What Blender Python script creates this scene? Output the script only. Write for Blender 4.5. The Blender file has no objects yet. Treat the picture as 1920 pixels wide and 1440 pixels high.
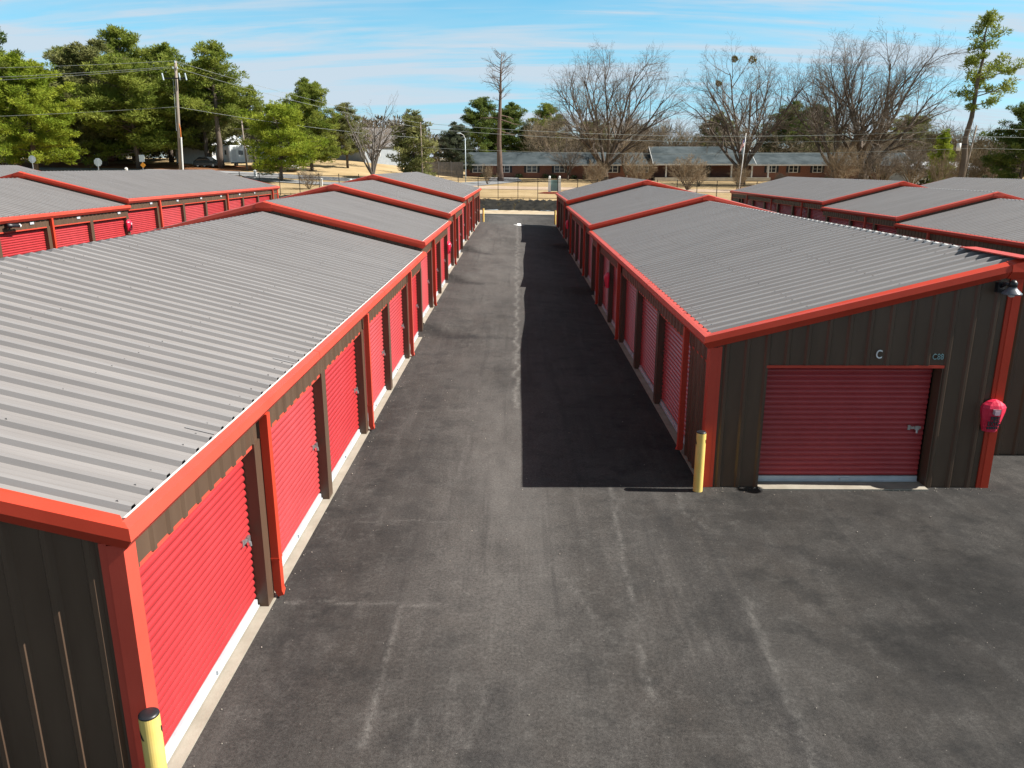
import bpy, math, random
import numpy as np
from mathutils import Vector, Matrix, noise
R = math.radians
SC = bpy.context.scene
COL = SC.collection

# ------------------------------------------------------------------ camera, sky, sun, exposure
cam = bpy.data.cameras.new("camera")
cam.sensor_width = 36.0
cam.lens = 36.0 * 1474.45 / 1920.0
cam.clip_start = 0.1
cam.clip_end = 3000
cam_o = bpy.data.objects.new("camera", cam)
COL.objects.link(cam_o)
cam_o.location = (0, 0, 5.41826)
cam_o.rotation_euler = (math.pi / 2 - 0.270042, 0, 0.0073156)
SC.camera = cam_o

SUN_EL, SUN_AZ = 42.0, 91.8          # degrees; azimuth clockwise from +Y (down the drive)
W = bpy.data.worlds.new("World")
SC.world = W
W.use_nodes = True
nt = W.node_tree
nt.nodes.clear()
def wn(t, **k):
    n = nt.nodes.new(t)
    for a, b in k.items():
        setattr(n, a, b)
    return n
def wl(a, b):
    nt.links.new(a, b)
def wmath(op, a, b=None, clamp=False):
    n = wn('ShaderNodeMath', operation=op)
    n.use_clamp = clamp
    for i, v in enumerate((a, b)):
        if v is None:
            continue
        if isinstance(v, (int, float)):
            n.inputs[i].default_value = v
        else:
            wl(v, n.inputs[i])
    return n.outputs[0]
sky = wn('ShaderNodeTexSky', sky_type='NISHITA')
sky.sun_disc = False
sky.sun_elevation = R(SUN_EL)
sky.sun_rotation = R(SUN_AZ)
sky.altitude = 100
sky.air_density = 1.0
sky.dust_density = 0.35
sky.ozone_density = 1.6
tc = wn('ShaderNodeTexCoord')
sep = wn('ShaderNodeSeparateXYZ')
wl(tc.outputs['Generated'], sep.inputs[0])
zz = wmath('ADD', wmath('MAXIMUM', sep.outputs['Z'], 0.0), 0.16)
comb = wn('ShaderNodeCombineXYZ')
wl(wmath('DIVIDE', sep.outputs['X'], zz), comb.inputs[0])
wl(wmath('DIVIDE', sep.outputs['Y'], zz), comb.inputs[1])
def cloud(scale, rot, stretch, lo, hi, detail, seed):
    mp = wn('ShaderNodeMapping')
    mp.inputs['Rotation'].default_value = (0, 0, rot)
    mp.inputs['Scale'].default_value = (scale * stretch, scale, 1)
    mp.inputs['Location'].default_value = (seed, seed * 0.7, seed * 0.3)
    wl(comb.outputs[0], mp.inputs[0])
    nz = wn('ShaderNodeTexNoise')
    nz.inputs['Scale'].default_value = 1.0
    nz.inputs['Detail'].default_value = detail
    nz.inputs['Roughness'].default_value = 0.6
    nz.inputs['Distortion'].default_value = 0.5
    wl(mp.outputs[0], nz.inputs['Vector'])
    rm = wn('ShaderNodeMapRange', interpolation_type='SMOOTHSTEP')
    rm.inputs['From Min'].default_value = lo
    rm.inputs['From Max'].default_value = hi
    wl(nz.outputs['Fac'], rm.inputs['Value'])
    return rm.outputs['Result']
c1 = cloud(2.2, 0.12, 0.20, 0.43, 0.62, 7, 3.1)
c2 = cloud(0.8, -0.1, 0.40, 0.42, 0.70, 5, 11.7)
c3 = cloud(4.5, 0.22, 0.14, 0.47, 0.66, 6, 7.3)
cl = wmath('ADD', wmath('ADD', wmath('MULTIPLY', c1, 0.85), wmath('MULTIPLY', c2, 0.50)), wmath('MULTIPLY', c3, 0.50), True)
def ramp_z(lo, hi):
    r = wn('ShaderNodeMapRange', interpolation_type='SMOOTHSTEP')
    r.inputs['From Min'].default_value = lo
    r.inputs['From Max'].default_value = hi
    wl(sep.outputs['Z'], r.inputs['Value'])
    return r.outputs['Result']
def wmix(f, a, b, bt='MIX'):
    n = wn('ShaderNodeMix', data_type='RGBA', blend_type=bt)
    for i, v in ((0, f), (6, a), (7, b)):
        if isinstance(v, (int, float, tuple)):
            n.inputs[i].default_value = v
        else:
            wl(v, n.inputs[i])
    return n.outputs[2]
tint = wmix(ramp_z(0.0, 0.17), (0.58, 0.74, 1.0, 1), (0.46, 0.98, 1.05, 1))
col = wmix(1.0, sky.outputs[0], tint, 'MULTIPLY')
col = wmix(wmath('MULTIPLY', cl, 0.9), col, (3.9, 4.5, 5.1, 1))
# added dull neutral blend overhead, out of view, to deepen and neutralise shade
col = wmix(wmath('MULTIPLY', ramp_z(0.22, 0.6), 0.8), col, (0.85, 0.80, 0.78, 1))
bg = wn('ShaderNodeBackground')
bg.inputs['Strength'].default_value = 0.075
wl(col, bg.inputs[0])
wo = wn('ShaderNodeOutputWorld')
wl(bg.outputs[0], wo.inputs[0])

sun = bpy.data.lights.new("sun", 'SUN')
sun.energy = 4.6
sun.angle = R(0.5)
sun.color = (1.0, 0.955, 0.89)
sun_o = bpy.data.objects.new("sun", sun)
COL.objects.link(sun_o)
az, el = R(SUN_AZ), R(SUN_EL)
sd = Vector((math.sin(az) * math.cos(el), math.cos(az) * math.cos(el), math.sin(el)))
sun_o.rotation_euler = sd.to_track_quat('Z', 'Y').to_euler()
sun_o.location = (60, 0, 60)
SC.view_settings.view_transform = 'Standard'
SC.view_settings.look = 'None'
SC.view_settings.exposure = 1.1
SC.view_settings.gamma = 1.0
SC.render.engine = 'CYCLES'
SC.cycles.max_bounces = 6
SC.cycles.use_denoising = True

# ------------------------------------------------------------------ materials
def lin(r, g, b):
    f = lambda c: c / 12.92 if c <= 0.04045 else ((c + 0.055) / 1.055) ** 2.4
    return (f(r / 255), f(g / 255), f(b / 255), 1)
MATS = {}
def mat(name, c1, c2=None, scale=3.0, rough=0.6, spec=0.4, detail=6, bump=0.0, bscale=40.0, stretch=(1, 1, 1), metal=0.0, lo=0.35, hi=0.68, trans=0.0):
    m = bpy.data.materials.new(name)
    m.use_nodes = True
    t = m.node_tree
    b = t.nodes['Principled BSDF']
    b.inputs['Roughness'].default_value = rough
    b.inputs['Specular IOR Level'].default_value = spec
    b.inputs['Metallic'].default_value = metal
    co = t.nodes.new('ShaderNodeTexCoord')
    mp = t.nodes.new('ShaderNodeMapping')
    mp.inputs['Scale'].default_value = stretch
    t.links.new(co.outputs['Object'], mp.inputs[0])
    nz = t.nodes.new('ShaderNodeTexNoise')
    nz.inputs['Scale'].default_value = scale
    nz.inputs['Detail'].default_value = detail
    nz.inputs['Roughness'].default_value = 0.62
    t.links.new(mp.outputs[0], nz.inputs['Vector'])
    rp = t.nodes.new('ShaderNodeValToRGB')
    rp.color_ramp.elements[0].position = lo
    rp.color_ramp.elements[1].position = hi
    rp.color_ramp.elements[0].color = (*c1[:3], 1)
    c2 = c2 or tuple(min(1, v * 1.18) for v in c1[:3])
    rp.color_ramp.elements[1].color = (*c2[:3], 1)
    t.links.new(nz.outputs['Fac'], rp.inputs[0])
    t.links.new(rp.outputs[0], b.inputs['Base Color'])
    if bump:
        n2 = t.nodes.new('ShaderNodeTexNoise')
        n2.inputs['Scale'].default_value = bscale
        n2.inputs['Detail'].default_value = 4
        t.links.new(mp.outputs[0], n2.inputs['Vector'])
        bp = t.nodes.new('ShaderNodeBump')
        bp.inputs['Strength'].default_value = bump
        bp.inputs['Distance'].default_value = 0.02
        t.links.new(n2.outputs['Fac'], bp.inputs['Height'])
        t.links.new(bp.outputs[0], b.inputs['Normal'])
    if trans:
        out = t.nodes['Material Output']
        tr = t.nodes.new('ShaderNodeBsdfTranslucent')
        t.links.new(rp.outputs[0], tr.inputs['Color'])
        ms = t.nodes.new('ShaderNodeMixShader')
        ms.inputs[0].default_value = trans
        t.links.new(b.outputs[0], ms.inputs[1])
        t.links.new(tr.outputs[0], ms.inputs[2])
        t.links.new(ms.outputs[0], out.inputs['Surface'])
    MATS[name] = m
    return m
mat('roof_metal', (0.210, 0.196, 0.190), (0.252, 0.237, 0.230), 0.9, 0.42, 0.45, stretch=(0.25, 3, 1), bump=0.12, bscale=0.8)
mat('red_trim', (0.48, 0.046, 0.021), (0.54, 0.054, 0.026), 1.3, 0.42, 0.18, bump=0.10, bscale=2.0)
mat('door_red', (0.345, 0.019, 0.022), (0.395, 0.024, 0.027), 1.2, 0.36, 0.42)
mat('brown_metal', (0.084, 0.052, 0.034), (0.110, 0.070, 0.046), 1.4, 0.36, 0.35, stretch=(2, 2, 0.4), bump=0.12, bscale=1.2)
mat('concrete', (0.275, 0.245, 0.195), (0.37, 0.335, 0.275), 2.2, 0.85, 0.2, bump=0.15)
mat('white_metal', (0.40, 0.43, 0.46), (0.50, 0.53, 0.55), 4, 0.4, 0.5)
mat('closure_white', (0.62, 0.61, 0.58), (0.8, 0.79, 0.76), 8, 0.7, 0.3)
mat('steel', (0.42, 0.42, 0.43), (0.6, 0.6, 0.6), 9, 0.3, 0.6, metal=0.8)
mat('yellow_paint', (0.76, 0.54, 0.13), (0.80, 0.60, 0.20), 3, 0.35, 0.5)
mat('black_plastic', (0.012, 0.012, 0.014), (0.022, 0.022, 0.026), 5, 0.4, 0.5)
mat('red_vinyl', (0.66, 0.018, 0.055), (0.74, 0.032, 0.085), 4, 0.35, 0.5, bump=0.6, bscale=9)
mat('pale_vinyl', (0.72, 0.45, 0.50), (0.80, 0.55, 0.58), 9, 0.2, 0.6)
mat('grey_vinyl', (0.33, 0.22, 0.25), (0.42, 0.30, 0.33), 9, 0.25, 0.6)
mat('white_paint', (0.72, 0.72, 0.70), (0.8, 0.8, 0.78), 6, 0.6, 0.3)
mat('teal_paint', (0.16, 0.27, 0.28), (0.20, 0.32, 0.33), 9, 0.5, 0.4)
mat('dark_glass', (0.015, 0.018, 0.022), (0.03, 0.035, 0.042), 2, 0.08, 0.6)
mat('lamp_glass', (0.62, 0.62, 0.60), (0.72, 0.72, 0.7), 6, 0.2, 0.5)
mat('lamp_grey', (0.10, 0.11, 0.125), (0.15, 0.16, 0.18), 6, 0.35, 0.5)
mat('black_iron', (0.010, 0.009, 0.009), (0.016, 0.014, 0.014), 6, 0.5, 0.4)
mat('debris', (0.25, 0.22, 0.18), (0.5, 0.45, 0.38), 30, 0.8, 0.2)

def vary(name, amt):
    """each object of this paint a little more or less faded"""
    t = MATS[name].node_tree; b = t.nodes['Principled BSDF']
    src = b.inputs['Base Color'].links[0].from_socket
    oi = t.nodes.new('ShaderNodeObjectInfo')
    hs = t.nodes.new('ShaderNodeHueSaturation')
    mr = t.nodes.new('ShaderNodeMapRange'); mr.inputs[3].default_value = 1 - amt; mr.inputs[4].default_value = 1 + amt
    t.links.new(oi.outputs['Random'], mr.inputs[0])
    t.links.new(mr.outputs[0], hs.inputs['Value'])
    m2 = t.nodes.new('ShaderNodeMapRange'); m2.inputs[3].default_value = 1.0; m2.inputs[4].default_value = 1 - amt
    t.links.new(oi.outputs['Random'], m2.inputs[0]); t.links.new(m2.outputs[0], hs.inputs['Saturation'])
    t.links.new(src, hs.inputs['Color']); t.links.new(hs.outputs[0], b.inputs['Base Color'])
vary('door_red', 0.09); vary('red_trim', 0.06); vary('roof_metal', 0.03)

# ------------------------------------------------------------------ mesh helpers
ORG = {}
class MB:
    def __init__(s):
        s.v = []; s.f = []
    def vert(s, *p):
        s.v.append(tuple(p)); return len(s.v) - 1
    def quad(s, a, b, c, d):
        i = len(s.v); s.v += [tuple(a), tuple(b), tuple(c), tuple(d)]; s.f.append((i, i + 1, i + 2, i + 3)); return s
    def poly(s, pts):
        i = len(s.v); s.v += [tuple(p) for p in pts]; s.f.append(tuple(range(i, i + len(pts)))); return s
    def box(s, x0, x1, y0, y1, z0, z1):
        i = len(s.v)
        s.v += [(x0, y0, z0), (x1, y0, z0), (x1, y1, z0), (x0, y1, z0), (x0, y0, z1), (x1, y0, z1), (x1, y1, z1), (x0, y1, z1)]
        s.f += [tuple(i + k for k in q) for q in ((3, 2, 1, 0), (4, 5, 6, 7), (0, 1, 5, 4), (1, 2, 6, 5), (2, 3, 7, 6), (3, 0, 4, 7))]
        return s
    def loft(s, rings, closed=True, caps=True):
        n = len(rings[0]); i = len(s.v)
        for r in rings:
            s.v += [tuple(p) for p in r]
        for k in range(len(rings) - 1):
            for j in range(n if closed else n - 1):
                a = i + k * n + j; b = i + k * n + (j + 1) % n
                s.f.append((a, b, b + n, a + n))
        if caps and closed:
            s.f.append(tuple(i + j for j in reversed(range(n))))
            s.f.append(tuple(i + (len(rings) - 1) * n + j for j in range(n)))
        return s
    def tube(s, pts, rad, n=6, caps=True):
        rings = []
        for k, p in enumerate(pts):
            p = Vector(p)
            a = Vector(pts[max(k - 1, 0)]); b = Vector(pts[min(k + 1, len(pts) - 1)])
            d = (b - a).normalized()
            u = d.cross(Vector((0, 0, 1)) if abs(d.z) < 0.9 else Vector((1, 0, 0))).normalized()
            w = d.cross(u)
            r = rad[k] if isinstance(rad, (list, tuple)) else rad
            rings.append([p + (u * math.cos(2 * math.pi * j / n) + w * math.sin(2 * math.pi * j / n)) * r for j in range(n)])
        return s.loft(rings, True, caps)
    def ellipsoid(s, c, r, nu=10, nv=6):
        rings = []
        for k in range(1, nv):
            t = math.pi * k / nv
            rings.append([(c[0] + r[0] * math.sin(t) * math.cos(2 * math.pi * j / nu), c[1] + r[1] * math.sin(t) * math.sin(2 * math.pi * j / nu), c[2] - r[2] * math.cos(t)) for j in range(nu)])
        return s.loft(rings)
    def mesh(s, name, m, origin=(0, 0, 0), smooth=False):
        me = bpy.data.meshes.new(name)
        ox, oy, oz = origin
        me.from_pydata([(x - ox, y - oy, z - oz) for x, y, z in s.v], [], s.f)
        if m:
            me.materials.append(MATS[m] if isinstance(m, str) else m)
        if smooth:
            me.polygons.foreach_set('use_smooth', [True] * len(me.polygons))
        me.update()
        return me
    def build(s, name, m, parent=None, smooth=False, origin=None):
        o = ORG[parent.name] if parent else (origin or (0, 0, 0))
        ob = bpy.data.objects.new(name, s.mesh(name, m, o, smooth))
        COL.objects.link(ob)
        if parent:
            ob.parent = parent
        else:
            ob.location = o
        ORG[ob.name] = o
        return ob
def put(name, mesh, parent, loc, rz=0.0):
    """a shared mesh as a part of parent, placed at the world point loc"""
    ob = bpy.data.objects.new(name, mesh)
    COL.objects.link(ob)
    o = ORG[parent.name]
    ob.parent = parent
    ob.location = (loc[0] - o[0], loc[1] - o[1], loc[2] - o[2])
    ob.rotation_euler = (0, 0, rz)
    return ob
def sub(name, mesh, parent):
    ob = bpy.data.objects.new(name, mesh)
    COL.objects.link(ob)
    ob.parent = parent
    return ob
def tag(o, label, cat, group=None, kind=None):
    if label: o['label'] = label
    if cat: o['category'] = cat
    if group: o['group'] = group
    if kind: o['kind'] = kind
    return o
def thing(name, loc, label, cat, group=None, rz=0.0):
    o = bpy.data.objects.new(name, None)
    o.empty_display_size = 0.2
    COL.objects.link(o)
    o.location = loc
    o.rotation_euler = (0, 0, rz)
    ORG[o.name] = tuple(loc)
    return tag(o, label, cat, group)
def copy_tree(src, parent=None):
    c = src.copy(); COL.objects.link(c)
    ORG[c.name] = ORG.get(src.name, (0, 0, 0))
    if parent:
        c.parent = parent
    for ch in list(src.children):
        copy_tree(ch, c)
    return c
def structure(ob, label):
    ob['label'] = label; ob['kind'] = 'structure'
    return ob
def sstep(a, b, x):
    t = np.clip((x - a) / (b - a), 0, 1)
    return t * t * (3 - 2 * t)

# ------------------------------------------------------------------ ground heights
def prof(y, steps, ramp, lead=0.35):
    z = 0 * y
    for ys, dz in steps:
        z = z + dz * sstep(ys - ramp * lead, ys + ramp * (1 - lead), y)
    return z
L_STEPS = ((26.0, 0.33), (36.1, 0.33), (46.0, 0.31))
R_STEPS = ((34.8, 0.25), (51.5, 0.35))
def asphalt_z(x, y):
    x = np.asarray(x, float); y = np.asarray(y, float)
    zl = prof(y, L_STEPS, 1.1, 0.75); zr = prof(y, R_STEPS, 1.1, 0.75)
    zm = (prof(y, L_STEPS, 5.5, 0.55) + prof(y, R_STEPS, 5.5, 0.55)) / 2
    wl_ = sstep(-1.3, -3.0, x) if False else 1 - sstep(-3.0, -1.5, x)
    wr_ = sstep(1.6, 3.1, x)
    tl = np.clip((x + 3.1) / 6.2, 0, 1)
    zmid = zm + (prof(y, L_STEPS, 5.5, 0.55) * (1 - tl) + prof(y, R_STEPS, 5.5, 0.55) * tl - zm) * 0.8
    z = zl * wl_ + zr * wr_ + zmid * (1 - wl_ - wr_)
    za = 0.83 * sstep(8, 26, y) + 0.30 * sstep(38.5, 40, y) - 0.03
    z = z + (za - z) * (1 - sstep(-17.5, -9.0, x))
    zd = -0.23 + 0.33 * sstep(41, 43, y) + 0.35 * sstep(51.5, 53.5, y)
    zd = zd * sstep(15, 25, y)
    z = z + (zd - z) * sstep(9.0, 18.5, x)
    zend = 0.95 - 0.016 * x
    return z + (zend - z) * sstep(66.8, 70.5, y)
def field_z(x, y):
    x = np.asarray(x, float); y = np.asarray(y, float)
    base = 0.95 - 0.018 * np.clip(x, -45, 30)
    z = base + 0.04 * sstep(75.9, 83, y) + 0.93 * sstep(82.8, 87.0, y)
    k = 0.023 + 0.042 * sstep(5, 35, -x)
    z = z + k * (np.clip(y, 88, 150) - 88) + 0.010 * (np.clip(y, 150, 600) - 150)
    return z
def fz(x, y):
    return float(field_z(x, y))
# ------------------------------------------------------------------ asphalt
def axis(segs):
    out = [segs[0][0]]
    for a, b, st in segs:
        n = max(1, int(round((b - a) / st)))
        out += [a + (b - a) * (i + 1) / n for i in range(n)]
    return np.array(out)
GX = axis([(-62, -14, 3.0), (-14, -4.0, 0.8), (-4.0, 3.6, 0.06), (3.6, 13, 0.09), (13, 70, 2.5)])
GY = axis([(-25, 3.6, 1.5), (3.6, 16, 0.06), (16, 30, 0.1), (30, 76, 0.2)])
XX, YY = np.meshgrid(GX, GY)
ZZ = asphalt_z(XX, YY)
ZZ += 0.012 * np.sin(XX * 1.7 + 0.6 * np.sin(YY * 0.5)) * np.sin(YY * 0.43 + 1.0) * (np.abs(XX) < 2.9)
rng = np.random.RandomState(4)
def dist_line(pts, widths, wob=0.02, seed=0):
    """0..1 mark along a polyline on the asphalt"""
    best = np.zeros_like(XX)
    wobx = wob * np.sin(YY * 5.1 + seed) + 0.6 * wob * np.sin(YY * 13.7 + XX * 3 + seed * 2)
    woby = wob * np.sin(XX * 6.3 + seed)
    for i in range(len(pts) - 1):
        (ax, ay), (bx, by) = pts[i], pts[i + 1]
        w0, w1 = widths[i], widths[i + 1]
        mx_, my_ = max(w0, w1) * 4, max(w0, w1) * 4
        jx = np.where((GX > min(ax, bx) - mx_) & (GX < max(ax, bx) + mx_))[0]
        jy = np.where((GY > min(ay, by) - my_) & (GY < max(ay, by) + my_))[0]
        if not len(jx) or not len(jy):
            continue
        sl = (slice(jy[0], jy[-1] + 1), slice(jx[0], jx[-1] + 1))
        px = XX[sl] + wobx[sl]; py = YY[sl] + woby[sl]
        dx, dy = bx - ax, by - ay
        t = np.clip(((px - ax) * dx + (py - ay) * dy) / (dx * dx + dy * dy + 1e-9), 0, 1)
        d = np.hypot(px - ax - t * dx, py - ay - t * dy)
        w = w0 + (w1 - w0) * t
        best[sl] = np.maximum(best[sl], np.exp(-(d / (w * 0.5 + 0.012)) ** 2))
    return best
pale = np.zeros_like(XX); dark = np.zeros_like(XX)
PALE = [([(1.66, 13.0), (1.59, 12.21), (1.53, 10.49), (1.5, 9.15), (1.44, 7.88), (1.42, 7.2)], 0.06, 0.85),
        ([(-1.47, 8.94), (-1.49, 8.4), (-1.49, 7.66), (-1.49, 6.94), (-1.48, 6.4)], 0.07, 1.0),
        ([(-3.02, 8.99), (-2.62, 9.06), (-2.26, 9.0), (-1.43, 8.95), (-0.81, 8.91)], 0.05, 0.9),
        ([(0.45, 10.1), (0.69, 9.63), (0.89, 8.89), (1.05, 8.53), (1.19, 8.09)], 0.05, 0.5),
        ([(2.75, 12.62), (2.71, 11.79), (2.81, 11.55), (2.94, 11.21)], 0.06, 0.7),
        ([(-0.26, 8.58), (-0.31, 7.87), (-0.34, 7.2), (-0.46, 6.4)], 0.05, 0.5),
        ([(-1.0, 6.8), (-1.04, 6.12), (-1.1, 5.2)], 0.06, 0.6),
        ([(2.09, 10.33), (2.15, 8.78), (2.21, 7.88)], 0.05, 0.4),
        ([(2.99, 9.17), (2.88, 7.89), (2.85, 7.05), (2.78, 6.0)], 0.09, 0.7),
        ([(-1.2, 12.6), (-1.15, 11.3), (-1.12, 10.2)], 0.04, 0.45),
        ([(-2.6, 11.4), (-1.6, 11.45), (-0.9, 11.35)], 0.04, 0.4),
        ([(-0.4, 9.7), (0.35, 9.72), (0.45, 9.72)], 0.03, 0.4),
        ([(3.6, 8.9), (4.1, 8.2), (4.35, 7.3)], 0.05, 0.4),
        ([(4.9, 8.8), (5.4, 8.1), (5.6, 7.4)], 0.04, 0.35),
        ([(-2.3, 17.2), (-1.2, 17.3), (-0.6, 17.1)], 0.04, 0.4),
        ([(-1.0, 15.6), (-1.1, 14.0), (-1.0, 13.1)], 0.04, 0.4)]
for i, (pts, w, a) in enumerate(PALE):
    pale = np.maximum(pale, 0.48 * a * dist_line(pts, [w * (0.25 + 0.6 * ((j * 7 + i) % 3) / 2) for j in range(len(pts))], 0.015, i))
# worn, broken seam down the middle of the drive
seam = []
for k in range(95):
    seam.append((-0.03 + 0.10 * math.sin(k * 1.9) * math.sin(k * 0.37) + 0.05 * math.sin(k * 4.1), 17.5 + k * 0.5))
pale = np.maximum(pale, 0.75 * dist_line(seam, [0.05 + 0.05 * ((k * 5) % 4) / 3 for k in range(95)], 0.03, 9))
DARK = [([(2.34, 11.79), (2.48, 10.02), (2.62, 8.78), (2.64, 7.89), (2.77, 6.97), (2.85, 6.0)], 0.26, 0.55),
        ([(-0.19, 7.3), (-0.24, 6.7), (-0.19, 5.6)], 0.34, 0.55),
        ([(3.3, 10.9), (3.99, 10.4), (4.64, 9.9), (5.6, 9.7), (7.05, 9.9), (8.6, 10.6)], 0.45, 0.5),
        ([(4.2, 7.2), (5.4, 8.6), (6.8, 9.0), (8.2, 8.4)], 0.9, 0.35),
        ([(-2.9, 14.6), (-2.6, 13.4), (-2.2, 13.3), (-2.0, 14.2)], 0.5, 0.4),
        ([(-1.95, 18.5), (-1.75, 14.0), (-1.6, 10.99), (-1.7, 8.0)], 0.25, 0.35),
        ([(0.9, 22.0), (1.0, 18.0), (1.1, 13.2)], 0.10, 0.5),
        ([(-3.0, 10.5), (-2.9, 9.4), (-2.4, 7.5), (-2.3, 5.6)], 0.45, 0.5),
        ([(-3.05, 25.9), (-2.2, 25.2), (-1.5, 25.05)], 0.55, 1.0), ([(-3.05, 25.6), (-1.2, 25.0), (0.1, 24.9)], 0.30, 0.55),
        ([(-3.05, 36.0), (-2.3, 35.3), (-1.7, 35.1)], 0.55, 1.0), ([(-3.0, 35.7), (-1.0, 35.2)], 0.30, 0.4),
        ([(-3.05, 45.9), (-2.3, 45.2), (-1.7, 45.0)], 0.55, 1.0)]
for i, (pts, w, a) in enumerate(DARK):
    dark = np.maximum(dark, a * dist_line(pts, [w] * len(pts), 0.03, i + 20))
ny, nx = XX.shape
me = bpy.data.meshes.new("asphalt")
me.vertices.add(nx * ny)
me.vertices.foreach_set('co', np.stack([XX, YY, ZZ], -1).astype(np.float32).ravel())
ii = np.arange((ny - 1) * (nx - 1)); r_, c_ = ii // (nx - 1), ii % (nx - 1)
v0 = r_ * nx + c_
quads = np.stack([v0, v0 + 1, v0 + 1 + nx, v0 + nx], -1).astype(np.int32)
me.loops.add(quads.size)
me.loops.foreach_set('vertex_index', quads.ravel())
me.polygons.add(len(quads))
me.polygons.foreach_set('loop_start', np.arange(0, quads.size, 4, dtype=np.int32))
me.polygons.foreach_set('use_smooth', np.ones(len(quads), dtype=bool))
wear = np.exp(-((XX + 0.25 + 0.6 * sstep(14, 26, YY)) / (1.15 + 1.1 * sstep(14, 26, YY))) ** 2) * (0.35 + 0.65 * np.exp(-((YY - 13.5) / 6.5) ** 2) + 0.45 * sstep(24, 40, YY)) * (0.35 + 0.65 * sstep(4.5, 10, YY))
wear = np.maximum(wear, 0.22 * np.exp(-((XX - 1.6) / 1.2) ** 2 - ((YY - 9.5) / 3.0) ** 2))
wear = np.clip(wear, 0, 1)
for nm, arr in (('pale', pale), ('dark', dark), ('wear', wear)):
    at = me.attributes.new(nm, 'FLOAT', 'POINT')
    at.data.foreach_set('value', arr.astype(np.float32).ravel())
me.update(calc_edges=True)
me.validate()
asphalt = bpy.data.objects.new("asphalt", me)
COL.objects.link(asphalt)
structure(asphalt, "dark scuffed asphalt drive between the storage buildings")

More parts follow.
